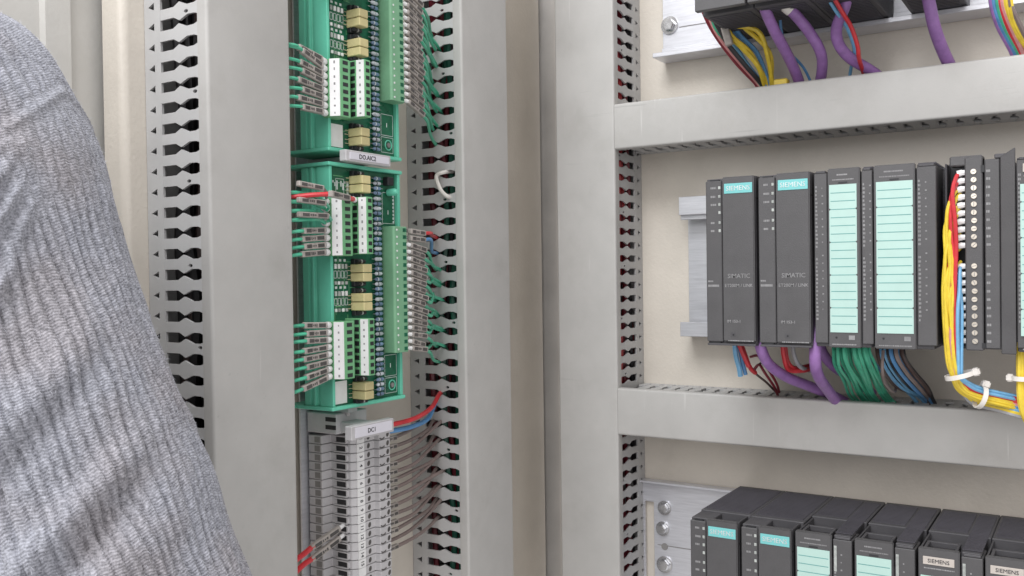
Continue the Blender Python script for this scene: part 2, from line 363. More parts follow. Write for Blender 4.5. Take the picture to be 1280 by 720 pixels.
def housing(t, x0, z0, y0, w, d, strips, pocket=True, pd=24, px=None):
    p0, p1 = px or (1.6, w-3.4)
    mb = MB().box(x0, x0+w, y0+pd, y0+d, z0, z0+125)
    mb.box(x0+0.4, x0+w-2.2, y0+3.2, y0+pd-0.02, z0+0.6, z0+108)
    mb.box(x0+0.4, x0+p0, y0+3.2, y0+pd-0.02, z0+108.02, z0+124); mb.box(x0+p1, x0+w-(2.2 if p1 < w-4 else 2.2), y0+3.2, y0+pd-0.02, z0+108.02, z0+124.6)
    part(t, 'housing', mb, M_mod, bevel=0.5)
    vb = MB()
    for s0, s1, y_0 in strips:
        y = y0+y_0
        while y < y0+d-8: vb.box(x0+s0, x0+s1, y, y+2.0, z0+124.9, z0+125.7); y += 3.9
    part(t, 'vent_ribs', vb, M_vent, kind='stuff')
def interface_module(label, x0, z0, y0, name_text=True, seam='dark', w=39.8):
    t = thing('interface_module', label, 'control module', (x0+w/2, y0+117, z0))
    housing(t, x0, z0, y0, w, 117, [(2, 37.6, 30)], px=(17, 36.4))
    part(t, 'status_strip', MB().box(x0+0.3, x0+12.6, y0+0.3, y0+23.5, z0+2.2, z0+122.3), M_mod2, bevel=0.6)
    for ca, cb in ((122.4, 123.2), (1.1, 2.1)): part(t, 'strip_clip', MB().box(x0+3.5, x0+10.5, y0+0.9, y0+3, z0+ca, z0+cb), M_dark)
    d = part(t, 'front_door', MB().box(x0+13.3, x0+37.3, y0-0.4, y0+4.5, z0+2.6, z0+124.6), M_mod2, bevel=0.7, seg=2)
    part(t, 'bottom_ledge', MB().box(x0+0.6, x0+37.3, y0+0.6, y0+8, z0-0.6, z0+1.0), M_mod, bevel=0.3)
    part(t, 'top_pocket', MB().box(x0+18, x0+34, y0+6, y0+20, z0+108.1, z0+108.9), M_dark)
    badge(t, x0+15, x0+36.2, z0+112.2, z0+119.6, y0-0.4, M_teal, M_whiteink, 4.9)
    ledcol(t, x0+11, [z0+117, z0+110.5, z0+104.5, z0+98.5, z0+91, z0+85], y0+0.3)
    pb = MB()
    for z in (117, 110.5, 104.5, 91, 85): printrow(pb, x0+4.2, x0+random.choice((7.5, 8.5)), z0+z, 1.5, y0+0.3, 0.25)
    printrow(pb, x0+1.6, x0+5.5, z0+47.4, 1.2, y0+0.3, 0.2); printrow(pb, x0+1.6, x0+10.5, z0+44, 1.7, y0+0.3, 0.1)
    part(t, 'strip_print', pb, M_greyink, kind='stuff')
    if name_text:
        text(d, 'lettering', 'SIMATIC', 4.6, (x0+25.5, y0-0.42, z0+51), X1, Z1, M_greyink, 0.02)
        text(d, 'lettering', 'ET200M / LINK', 3.3, (x0+25.3, y0-0.42, z0+44), X1, Z1, M_greyink, 0.02)
        text(d, 'lettering', 'IM 153-1', 2.9, (x0+21.5, y0-0.42, z0+17.5), X1, Z1, M_greyink, 0.05)
        part(d, 'mark', MB().box(x0+19, x0+22.6, y0-0.55, y0-0.3, z0+6.2, z0+9.4), M_mod, label='small printed square')
        part(d, 'mark', MB().rod((x0+21, y0-0.7, z0+7.6), (x0+21, y0-0.3, z0+7.6), 0.7, 8), M_dark)
        p2 = MB(); printrow(p2, x0+17, x0+36, z0+3.2, 0.8, y0-0.4, 0.3); part(d, 'door_print', p2, M_greyink, kind='stuff')
    return t
def io_module(label, x0, z0, y0, left, door, right, lab, white=False, rows=18, w=39.8, leds=True, gp=True):
    t = thing('input_output_module', label, 'control module', (x0+w/2, y0+117, z0))
    housing(t, x0, z0, y0, w, 117, [(2, door[1]-1, 52), (right[0], right[1]-1, 8)] if right else [(2, 37, 52)], pd=46, px=(1.6, right[0]) if right else None)
    for s in (left, right):
        if not s: continue
        part(t, 'status_strip', MB().box(x0+s[0], x0+s[1], y0+0.2, y0+23.5, z0+3.2, z0+122.4), M_mod2, bevel=0.5)
        part(t, 'strip_cap', MB().box(x0+s[0]+1.2, x0+s[1]-1.2, y0+1.0, y0+20, z0+122.5, z0+124.2), M_mod, bevel=0.4)
        pb = MB()
        for i in range(32): printrow(pb, x0+s[0]+0.9, x0+s[0]+2.4, z0+113-i*2.8-(6 if i > 15 else 0), 1.5, y0+0.2, 0.2)
        if z0 < -100: part(t, 'led_window', MB().box(x0+s[0]+0.8, x0+s[0]+2.6, y0-0.1, y0+0.6, z0+100, z0+118), M_led)
        for i in range(16): printrow(pb, x0+s[0]+5.2, x0+s[0]+6.3, z0+112-i*5.4-(4 if i > 7 else 0), 1.0, y0+0.2, 0.2)
        part(t, 'strip_print', pb, M_greyink, kind='stuff')
    d = part(t, 'front_door', MB().box(x0+door[0], x0+door[1], y0-0.6, y0+3.4, z0+0.4, z0+125.2), M_mod2, bevel=0.6, seg=2)
    part(t, 'door_slot', MB().box(x0+(lab[0]+lab[1])/2-3, x0+(lab[0]+lab[1])/2+3, y0-0.9, y0-0.2, z0+114.6, z0+115.6), M_dark)
    top = 113.8 if not white else 107
    label_strip(t, x0+lab[0], x0+lab[1], z0+11, z0+top, y0-0.6, rows if not white else 17)
    p2 = MB()
    if white: badge(t, x0+lab[0]+1.5, x0+lab[1]-2, z0+114.5, z0+119.8, y0-0.6, M_badge, M_ink, 3.6)
    else:
        printrow(p2, x0+lab[0]+5, x0+lab[1]-6, z0+120.6, 1.0, y0-0.6, 0.2)
    printrow(p2, x0+lab[0]+2, x0+lab[1]-2, z0+117.2 if not white else z0+112, 0.8, y0-0.6, 0.25)
    printrow(p2, x0+lab[0]+1, x0+lab[1]-1, z0+2.6, 0.8, y0-0.6, 0.25)
    p2.box(x0+lab[1]-6, x0+lab[1]-2, y0-0.75, y0-0.4, z0+6, z0+9)
    part(d, 'door_print', p2, M_greyink, kind='stuff')
    part(d, 'mark', MB().rod((x0+lab[0]+4, y0-0.9, z0+7.4), (x0+lab[0]+4, y0-0.4, z0+7.4), 0.7, 8), M_dark)
    # hinge bracket seen in the pocket behind the door top
    hb = MB().box(x0+door[0]+2, x0+door[0]+4, y0+4, y0+26, z0+109, z0+123.6).box(x0+door[1]-4, x0+door[1]-2.2, y0+4, y0+26, z0+109, z0+123.6)
    hb.box(x0+door[0]+2, x0+door[1]-2.2, y0+24, y0+27, z0+119.5, z0+123.4)
    part(t, 'door_bracket', hb, M_mod, bevel=0.3)
    part(t, 'pocket_floor', MB().box(x0+door[0]+1, x0+door[1]-1, y0+4, y0+45.5, z0+108.1, z0+108.8), M_vent)
    return t
# middle row
interface_module('leftmost dark grey module with teal badge in the middle row', 0.6, 0, 0)
interface_module('second dark grey module with teal badge in the middle row', 40.6, 0, 0)
io_module('dark module with narrow pale teal label in the middle row, above green wires', 80.6, 0, 0, (0.3, 9.2), (9.8, 31.4), (32.2, 39.4), (11, 29.3))
io_module('dark module with wide pale teal label in the middle row, left of yellow wires', 120.6, 0, 0, None, (0.4, 26.6), (27.4, 39.4), (2, 25.2))
# bottom row
interface_module('leftmost dark module with teal badge in the bottom row', -14.6, -257, 0, False)
interface_module('second dark module with teal badge in the bottom row', 25.2, -257, 0, False)
bx = [65.2, 106, 147, 187.2, 227.6]
for i, lb in enumerate(('dark module with teal label directly right of two badged modules, bottom row', 'dark module with teal label in the bottom row, second with label from left',
                        'dark module with white badge over teal label, bottom row, left one of two', 'dark module with white badge cut by the right edge, bottom row')):
    io_module(lb, bx[i], -257, 0, None, (0.4, 25.6), (26.4, 39.2), (1.8, 24.4), white=i > 1)
# top row: only their undersides and lower front edges come into the picture
def top_module(label, x0, w=39.6, z0=251, y0=0):
    t = thing('control_module', label, 'control module', (x0+w/2, y0+117, z0))
    part(t, 'housing', MB().box(x0, x0+w, y0+18, y0+117, z0, z0+125), M_mod, bevel=0.6)
    part(t, 'front_door', MB().box(x0+0.4, x0+w-0.6, y0, y0+5, z0-0.6, z0+124), M_mod2, bevel=0.6)
    part(t, 'front_body', MB().box(x0+0.4, x0+w-2, y0+5.2, y0+17.9, z0+9, z0+123), M_mod, bevel=0.4)
    vb = MB(); y = y0+24
    while y < y0+108: vb.box(x0+3, x0+w-4, y, y+2.2, z0-0.7, z0+0.2); y += 4.2
    part(t, 'vent_ribs', vb, M_vent, kind='stuff')
top_module('first dark module in the top row, coloured wires hanging below it', -6.4)
top_module('second dark module in the top row, thick purple cables hanging below it', 33.8)
top_module('third dark module in the top row, beside the bare rail gap', 74)
top_module('dark module in the top row right of the bare rail gap', 129)

# module with its front opened, screw terminals in view
om = thing('input_output_module', 'opened dark module with round screw terminals and yellow and red wires', 'control module', (184, 117, 0))
part(om, 'housing', MB().box(164.4, 203.6, 26, 117, 0, 125.5).box(164.4, 165.6, 8, 25.98, 1, 124).box(186, 199.5, 12, 25.98, 1.5, 125), M_mod, bevel=0.5)
part(om, 'wire_trough', MB().box(165.7, 176, 24.6, 25.9, 2, 124), M_dark)
cs = part(om, 'connector', MB().box(176.6, 187.2, 4, 25, 0.6, 126.6), M_mod2, bevel=0.7)
part(om, 'connector_latch', MB().box(167.5, 187.2, 5, 18, 121.5, 128), M_mod2, bevel=0.8)
part(om, 'number_strip', MB().box(188.4, 197.0, 3.4, 12, 2.2, 124.6), M_mod2, bevel=0.5)
part(om, 'latch_gap', MB().box(186.1, 188.3, 3.8, 6, 116.5, 121).box(186.1, 188.3, 3.8, 6, 2.2, 5.6), M_dark)
SCZ = [117.2-i*5.3 for i in range(10)]+[55.8-i*5.45 for i in range(10)]
pn = MB()
for z in SCZ: printrow(pn, 189.2, 191.6, z+random.uniform(-.2, .2), 1.6, 3.4, 0.2)
part(om, 'number_print', pn, M_greyink, kind='stuff')
M_brass = mat('bright_screw', (0.66, 0.60, 0.52), 0.3, 0.08, 200, metal=0.85)
for z in SCZ:
    x = 182+random.uniform(-.15, .15)
    s = part(om, 'terminal_screw', MB().rod((x, 4.4, z), (x, 3.2, z), 1.7, 14), M_brass, smooth=True)
    a = random.uniform(0, math.pi); ax = V((math.cos(a), 0, math.sin(a))); az = V((-math.sin(a), 0, math.cos(a)))
    part(s, 'slot', MB().obox((x, 3.19, z), ax, Y1, az, 1.35, 0.1, 0.2), M_greyink)
    part(om, 'terminal_funnel', MB().box(174.6, 176.9, 6.5, 22, z-2.1, z+2.1), M_dark, bevel=0.3)
# the opened door stands out to the right, slightly crooked
dm = MB().prism([(197.4, 2.6, -1), (197.4, 6, -1), (206, 4, -1), (206, 0.2, -1)], (0, 0, 129.5))
for v in dm.v:
    if v.z > 100: v.z = 125.4+(v.x-197.4)*0.62
part(om, 'front_door', dm, M_mod2, bevel=0.5)
part(om, 'door_hinge', MB().box(194, 201, 3, 11, 124.8, 127.6), M_mod, bevel=0.5)
io_module('dark module cut by the right edge, middle row, beside the opened module', 206.4, 0, 0, (0.3, 6), (6.4, 31), None, (2.4, 30), white=True)

# ------------------------------------------------------------------ wires and cables of the back panel
def wire(name, pts, r, c, label, cat, group=None, n=8, ferrule=None):
    pts = [V(p) for p in pts]
    return solo(name, MB().tube(pts, r, n, sub=6), W[c], label, cat, group, smooth=True)
def ppath(*q): return [PY(a, b, c) for a, b, c in q]
wire('bus_cable', ppath((945, 390, 22), (948, 418, 14), (952, 438, 14), (962, 456, 24), (985, 472, 45), (1015, 484, 70), (1050, 499, 96), (1080, 520, 105)), 4.1, 'purple', 'thick purple cable curving right from between the two badged middle modules', 'cable', n=14)
wire('bus_cable', ppath((1021, 395, 22), (1020, 420, 12), (1019, 450, 10), (1023, 470, 24), (1038, 492, 62), (1056, 515, 90)), 4.2, 'purple', 'thick purple cable hanging straight down left of the green wires', 'cable', n=14)
wire('bus_cable', ppath((1022, 420, 46), (1029, 442, 46), (1046, 461, 60), (1070, 474, 85), (1090, 492, 105)), 3.9, 'purple', 'purple cable half hidden behind, bending right toward the green wires', 'cable', n=14)
wire('wire', ppath((918, 425, 40), (920, 445, 42), (924, 460, 44), (925.5, 470, 46)), 2.1, 'sky', 'pale blue wire with cut end hanging below the leftmost middle module', 'wire')
wire('wire', ppath((923, 425, 44), (927, 448, 46), (932, 468, 50)), 1.7, 'blue', 'darker blue wire with cut end behind the pale blue one', 'wire')
wire('wire', ppath((922, 425, 36), (928, 440, 38), (936, 458, 44)), 2.0, 'red', 'short red wire hanging below the leftmost middle module', 'wire')
wire('wire', ppath((925, 425, 40), (932, 445, 44), (938, 460, 50), (944, 466, 60)), 1.8, 'red', 'second red wire just behind the short red one', 'wire')
wire('wire', ppath((938, 446, 70), (948, 445, 66), (958, 458, 66), (970, 478, 78), (974, 490, 90)), 1.1, 'dred', 'thin dark red looped wire between panel and purple cable, upper loop', 'wire')
wire('wire', ppath((942, 462, 72), (949, 456, 68), (956, 466, 68), (968, 484, 82), (973, 496, 94)), 1.1, 'dred', 'thin dark red looped wire between panel and purple cable, lower loop', 'wire')
wire('wire', ppath((953, 453, 76), (946, 458, 72), (944, 466, 72), (958, 478, 80), (972, 492, 96)), 1.0, 'brown', 'thin brown wire looping under the dark red wires', 'wire')
wire('wire', ppath((978, 428, 30), (980, 446, 32), (986, 462, 40), (1004, 463, 52), (1016, 460, 70)), 1.9, 'red', 'red wire bending right below the second middle module', 'wire')
wire('wire', ppath((981, 428, 34), (984, 450, 38), (993, 460, 46), (1012, 457, 70)), 1.7, 'red', 'red wire hidden partly behind the other bent red wire', 'wire')
wire('wire', ppath((990, 428, 36), (993, 445, 38), (1001, 459, 46), (1015, 464, 70)), 1.7, 'grey', 'grey wire bending beside the red wires below the second middle module', 'wire')
# green bundle
for i in range(18):
    f = i/17; px0 = 1042+f*44+random.uniform(-1, 1); y0 = 26+random.uniform(-7, 10); px1 = 1062+f*44+random.uniform(-5, 5)
    p = ppath((px0, 425, y0+4), (px0+0.5, 440, y0), (px0+2+f*5, 456+random.uniform(-2, 3), y0+6), (px0*0.55+px1*0.45+6, 476, y0+28), (px1+4, 494, 86+random.uniform(-6, 6)), (px1+20, 512, 104))
    wire('wire', p, 1.2, 'green', 'green wire in the bundle under the narrow label module', 'wire', 'green wires in one bundle', 6)
for i in range(11):
    f = i/10; px0 = 1096+f*34+random.uniform(-1, 1); y0 = 34+random.uniform(-8, 14); c = ['brown', 'sky', 'black', 'sky', 'black', 'blue', 'brown', 'taupe', 'blue', 'brown', 'black'][i]
    p = ppath((px0, 425, y0+4), (px0+1, 445, y0), (px0+9+f*4, 464, y0+10), (px0+26+f*4, 484, y0+36), (1150+f*16, 499+random.uniform(-4, 2), 96), (1158+f*16, 514, 106))
    cn = {'sky': 'pale blue'}.get(c, c)
    wire('wire', p, 1.5, c, '%s wire in the dark bundle under the wide label module' % cn, 'wire', '%s wires in the dark bundle' % cn, 6)
wire('wire', ppath((1082, 430, 60), (1094, 455, 62), (1112, 472, 74), (1136, 491, 92), (1150, 508, 104)), 1.5, 'sky', 'pale blue wire crossing from the green to the dark bundle', 'wire')
wire('wire', ppath((1104, 438, 24), (1103, 462, 22), (1107, 480, 36), (1118, 490, 62), (1120, 478, 84)), 1.1, 'taupe', 'thin taupe wire looping in front of the dark bundle', 'wire')

# wires of the opened module: from each terminal into one tied bundle
cl = ['red', 'red', 'yellow', 'yellow', 'yellow', 'yellow', 'yellow', 'yellow', 'yellow', 'red', 'sky', 'sky', 'pink', 'sky', 'yellow', 'grey', 'yellow', 'blue', 'grey', 'sky']
offs = [(2.6*math.cos(2.4*i)*math.sqrt(i/6.0+0.15), 2.6*math.sin(2.4*i)*math.sqrt(i/6.0+0.15)) for i in range(20)]
tcount = {}
for i, z in enumerate(SCZ):
    c = cl[i]; up = i < 10; ox, oy = offs[i]
    if c == 'yellow': ox -= 1.3; oy -= 1.5
    if c == 'red': ox += 2.6; oy -= 2.6
    if c in ('sky', 'blue', 'pink'): ox += 3.4; oy -= 1.2
    if c == 'grey': ox += 1.8; oy += 2
    bxm = 167.9; ox *= .8; oy *= .8
    p = [(176, 10, z), (173.4, 8.5, z-0.2)]
    p += [(170.6+ox*.3, 5.5+oy*.4, z-3.2), (bxm+ox*0.8-0.5, 3.2+oy, z-14)] if up else [(172.6+ox*.2, 5+oy*.3, z-3), (171+ox*.6, 4+oy*.7, max(z-16, -2))]
    zz = z-32
    while zz > 8: p.append((bxm+ox+random.uniform(-1.1, 1.1), 3+oy+random.uniform(-.9, .9), zz)); zz -= 18
    p += [(bxm+1.2+ox*.85, 4+oy*.8, -6), (bxm+2.4+ox*.7, 5+oy*.7, -17), (bxm+6+ox*.8, 9+oy*.6, -25-oy*0.3+ox*.5), (bxm+14+ox*.4, 14+oy*.7, -30+ox*.9), (bxm+26, 20+oy*.8, -33+ox*.9), (bxm+44, 28+oy*.8, -38+ox), (bxm+70, 40+oy, -46+ox)]
    cn = {'sky': 'pale blue'}.get(c, c)
    t = thing('wire', '', 'wire', (174, 8, z))
    half = 'upper' if up else 'lower'; k = tcount.get((c, up), 0); tcount[(c, up)] = k+1
    t['label'] = '%s %s wire from the %s screw terminals of the opened module' % (nth(k).replace(' from top', ''), cn, half)
    t['group'] = 'wires of the opened module'
    part(t, 'insulation', MB().tube([V(q) for q in p], 1.2 if c != 'red' else 1.35, 8, sub=5), W[c], smooth=True)
    part(t, 'ferrule', MB().tube([(171.9, 7.2, z-0.6), (174, 7.4, z-0.1), (176.5, 7.6, z)], 2.15, 8), M_white, smooth=True)
for i in range(6):
    a = i*1.05; z = 104-i*9; ox, oy = 3.0*math.cos(a), 2.4*math.sin(a)
    wire('wire', [(173.5, 9, z), (169.5+ox*.4, 4, z-6), (166.8+ox*.7, 2+oy, z-22), (166.6+ox, 1.5+oy, z*0.4+4), (168.4+ox, 2.5+oy, -4), (171+ox*.8, 4.6+oy*.8, -17), (175+ox*.6, 9+oy, -26), (184, 14+oy, -31+ox*.6), (200, 22+oy, -36+ox*.6), (236, 38, -46+ox)], 1.15, 'yellow',
         'loose yellow wire on the outside of the opened module bundle', 'wire', 'loose yellow wires of the opened module', 7)
def tie(label, c, n, rx, ry, e1, headdir):
    """nylon tie: flat band round a bundle plus its head"""
    c, n, e1 = V(c), V(n).normalized(), V(e1); e1 = (e1-n*e1.dot(n)).normalized(); e2 = n.cross(e1)
    t = thing('cable_tie', label, 'cable tie', c)
    N = 28; vs = []; fs = []
    for i in range(N):
        a = 2*math.pi*i/N; o = e1*math.cos(a)*rx+e2*math.sin(a)*ry; o2 = e1*math.cos(a)*(rx+.9)+e2*math.sin(a)*(ry+.9)
        vs += [c+o-n*1.5, c+o2-n*1.5, c+o2+n*1.5, c+o+n*1.5]
    for i in range(N):
        j = (i+1) % N; fs += [(4*i+k, 4*i+(k+1) % 4, 4*j+(k+1) % 4, 4*j+k) for k in range(4)]
    part(t, 'band', MB().add(vs, fs), M_tie, smooth=True)
    h = c+e1*math.cos(headdir)*(rx+1.8)+e2*math.sin(headdir)*(ry+1.8)
    part(t, 'tie_head', MB().obox(h, n, e1, e2, 2.5, 2.4, 2.6), M_tie, bevel=0.9, seg=2)
    return t
tie('white cable tie round the yellow and red bundle below the opened module', (172.6, 5.4, -16), (0.28, 0.1, -1), 8.4, 7.0, X1, 0.0)
tie('white cable tie at the bend of the yellow and red bundle, nearest the duct', (184, 13.5, -30.5), (1, .55, -.36), 7.2, 6.6, V((0, 0, 1)), 0.2)
# bundle of the neighbouring module at the right edge
for i in range(9):
    ox, oy = offs[i]; ox *= 1.0; c = 'yellow' if i else 'orange'
    wire('wire', [(209+ox, 14+oy, 6), (208.6+ox, 12+oy, -8), (208.4+ox*.8, 11+oy*.8, -18), (209+ox, 12+oy, -30), (211+ox, 16+oy, -42), (216+ox, 30+oy, -56)], 1.5, c,
         'yellow wire in the small bundle at the right edge' if i else 'orange wire in the small yellow bundle at the right edge', 'wire', 'yellow wires at the right edge' if i else None, 6)
tie('white cable tie round the small yellow bundle at the right edge', (208.4, 11.2, -17), (0, 0, 1), 5.2, 5.2, X1, 2.9)
for i, c in enumerate(('orange', 'dred', 'sky', 'yellow', 'grey', 'yellow', 'blue', 'pink')):
    wire('wire', ppath((1198+i*2, 470+i*3, 34), (1212+i*3, 488+random.uniform(-3, 6), 40), (1236+i*4, 500+random.uniform(-5, 5), 60), (1262+i*4, 512, 88), (1275+i*4, 530, 104)), 1.0, c,
         'thin %s strand dropping from the bundle into the lower duct' % {'sky': 'pale blue', 'dred': 'dark red'}.get(c, c), 'wire', 'thin strands dropping into the lower duct', 6)
for i, c in enumerate(('red', 'red', 'pink', 'blue', 'sky', 'yellow', 'grey')):
    cn = {'sky': 'pale blue'}.get(c, c)
    wire('wire', ppath((1196+i*1.2, 478+i*2, 30), (1216, 486+i*3, 28), (1250, 494+i*3.2, 24), (1290, 503+i*3.6, 20), (1330, 512+i*4, 18)), 1.5, c,
         '%s wire running right along the top of the lower duct' % cn, 'wire', '%s wires along the lower duct' % cn, 6)

# top row cables
wire('bus_cable', ppath((951, -12, 30), (955, 8, 28), (968, 38, 44), (986, 72, 70), (998, 100, 90), (1003, 122, 100)), 4.2, 'purple', 'thick purple cable, leftmost of those below the top row', 'cable', n=14)
wire('bus_cable', ppath((978, 4, 34), (990, 14, 38), (1010, 38, 52), (1026, 66, 66), (1027, 92, 82), (1020, 118, 98)), 4.1, 'purple', 'purple cable with pale stripped end, second from left below the top row', 'cable', n=14)
solo('cable_sleeve', MB().tube(ppath((976, 1, 33), (984, 9, 35.5), (989, 13, 37.5)), 4.7, 14), M_tie, 'pale plastic sleeve on the end of the second purple cable', 'sleeve', smooth=True)
wire('bus_cable', ppath((1060, -14, 40), (1056, 8, 44), (1046, 34, 54), (1048, 54, 62), (1062, 72, 72), (1088, 88, 86), (1110, 104, 100)), 4.2, 'purple', 'purple cable with an s-bend crossed by a red wire below the top row', 'cable', n=14)
wire('bus_cable', ppath((1158, -14, 50), (1162, 6, 52), (1168, 34, 60), (1178, 62, 74), (1192, 92, 92), (1198, 108, 100)), 4.4, 'purple', 'thick purple cable alone at right below the top row', 'cable', n=14)
wire('wire', ppath((1030, -10, 30), (1045, 14, 40), (1058, 33, 56), (1068, 62, 72), (1064, 84, 86), (1060, 110, 100)), 1.3, 'sky', 'thin pale blue wire beside the red one below the top row', 'wire')
wire('wire', ppath((1038, -10, 28), (1052, 14, 38), (1064, 34, 50), (1072, 58, 58), (1074, 74, 66), (1082, 100, 96)), 1.6, 'red', 'bright red wire crossing the bent purple cable', 'wire')
wire('wire', ppath((975, 20, 60), (977, 40, 66), (984, 62, 76), (1004, 84, 90), (1016, 108, 102)), 1.1, 'blue', 'thin dark blue wire behind the two left purple cables', 'wire')
TL = [('dred', 877, 8, 892, 40, 920, 78, 948, 108), ('pink', 880, 10, 896, 44, 924, 80, 950, 108), ('green', 886, 6, 896, 38, 916, 70, 952, 108), ('yellow', 890, 6, 904, 36, 944, 78, 956, 108),
      ('red', 898, 4, 906, 34, 918, 66, 946, 106), ('yellow', 896, 6, 930, 34, 962, 66, 964, 106), ('blue', 908, 2, 914, 34, 936, 62, 958, 108), ('blue', 910, 4, 922, 40, 946, 66, 962, 106),
      ('sky', 906, 4, 912, 44, 928, 72, 954, 108), ('yellow', 894, 8, 914, 44, 938, 66, 960, 106), ('black', 886, 10, 908, 52, 930, 80, 954, 108), ('yellow', 900, 30, 946, 38, 960, 72, 966, 106)]
sn = {}
for i, (c, *q) in enumerate(TL):
    cn = {'sky': 'pale blue', 'dred': 'dark red'}.get(c, c); yy = 58+random.uniform(-8, 8)
    wire('wire', ppath((q[0]-1, q[1]-14, yy), (q[0], q[1], yy), (q[2], q[3], yy+8), (q[4], q[5], yy+22), (q[6], q[7], 98), (q[6]+6, q[7]+16, 104)), 1.95, c,
         '%s wire in the mixed bundle below the first top module' % cn, 'wire', '%s wires of the mixed bundle' % cn, 7)
solo('cable_marker', MB().obox(PY(909, 45, 62), (PY(916, 70, 62)-PY(904, 26, 62)).normalized(), Y1, (PY(916, 70, 62)-PY(904, 26, 62)).normalized().cross(Y1), 8, 2.4, 3.0), M_tag,
     'small grey marker sleeve on the mixed bundle below the first top module', 'marker', bevel=0.6)
solo('connector_sleeve', MB().obox(PY(977, 104, 80), X1, Y1, Z1, 5.5, 4, 3), W['yellow'], 'small yellow sleeve just above the upper duct', 'sleeve', bevel=0.8)
for i, (c, a, b, d) in enumerate((('blue', 1240, 1252, 1268), ('green', 1246, 1256, 1272), ('yellow', 1256, 1266, 1286), ('yellow', 1262, 1270, 1290), ('red', 1248, 1260, 1274), ('pink', 1252, 1264, 1278), ('taupe', 1262, 1276, 1290), ('purple', 1238, 1248, 1264))):
    wire('wire', ppath((a, -12, 66), (a+2, 8, 68), (b, 34, 76), (d, 64, 90), (d+8, 86, 100)), 1.8, c, '%s wire in the bundle at the top right corner' % c, 'wire', '%s wires at the top right corner' % c, 7)

# ------------------------------------------------------------------ side panel: rail, two interface boards, terminal strip
dr = thing('mounting_rail', 'narrow grey rail behind the green boards and the numbered terminals', 'rail', (WALL, -187, -300))
part(dr, 'rail_profile', MB().prism([(x, y, -300) for x, y in ((-221.8, -198), (-221.8, -176), (-220.4, -176), (-216, -174.5), (-216, -166), (-214.6, -166), (-214.6, -175), (-219.6, -177.4), (-219.6, -196.6), (-214.6, -199), (-214.6, -208), (-216, -208), (-216, -199.5), (-220.4, -198))], (0, 0, 700)), M_alu)

XP = -173.0                       # component face of the circuit boards
def X_(h): return XP+h
def sleeve(t, a, b, half, lit=True, face=X1):
    """flat marker sleeve between a and b, with its printed insert"""
    a, b = V(a), V(b); ax = (b-a).normalized(); up = (face.cross(ax)).normalized(); fc = ax.cross(up).normalized()
    if fc.dot(face) < 0: fc = -fc
    L = (b-a).length/2; c = (a+b)/2
    s = part(t, 'marker_sleeve', MB().obox(c, ax, up, fc, L, half, 1.7), M_tag, bevel=0.5)
    mb = MB()
    mb.obox(c+fc*1.66-ax*L*0.58, ax, up, fc, L*0.22, half*0.58, 0.15); mb.obox(c+fc*1.66+ax*L*0.52, ax, up, fc, L*0.30, half*0.58, 0.15)
    k = -0.25
    while k < 0.12: mb.obox(c+fc*1.66+ax*L*k, ax, up, fc, L*random.uniform(.03, .06), half*random.uniform(.25, .5), 0.15); k += 0.14
    part(s, 'print', mb, M_tagd, kind='stuff')
    return s
def step_terminal(t, z1, n, pitch, poly, strip, holes, entries, numbers=True):
    """row of screw terminals: body, one slice per pole, white number strip"""
    z0 = z1-n*pitch
    b = part(t, 'terminal_block', MB().prism([(X_(h), y, z0) for h, y in poly], (0, 0, n*pitch)), M_gterm, bevel=0.35)
    (h0, y0), (h1, y1) = strip; a = V((X_(h0), y0, 0)); c = V((X_(h1), y1, 0)); e = c-a; nrm = V((e.y, -e.x, 0)).normalized()
    if nrm.dot(V((1, -1, 0))) < 0: nrm = -nrm
    st = part(b, 'number_strip', MB().obox((a+c)/2+nrm*0.25+Z1*((z0+z1)/2), e.normalized(), Z1, nrm, e.length/2-0.2, n*pitch/2-0.3, 0.3), M_white, bevel=0.1)
    pm = MB(); gm = MB()
    for i in range(n):
        z = z1-(i+0.5)*pitch
        pm.obox((a+c)/2+nrm*0.55+Z1*(z+random.uniform(-.3, .3)), e.normalized(), Z1, nrm, random.uniform(0.35, 0.7), random.uniform(.5, .9), 0.06)
        hh, ya, yb = holes
        part(b, 'screw_hole', MB().box(X_(hh)-0.5, X_(hh)+0.12, ya, yb, z-1.25, z+1.25), M_dark)
        yy, ha, hb = entries
        part(b, 'wire_entry', MB().box(X_(ha), X_(hb), yy-0.12, yy+0.6, z-1.5, z+1.5), M_dark)
    part(b, 'number_print', pm, M_greyink, kind='stuff')
    return [z1-(i+0.5)*pitch for i in range(n)]
NL = 8
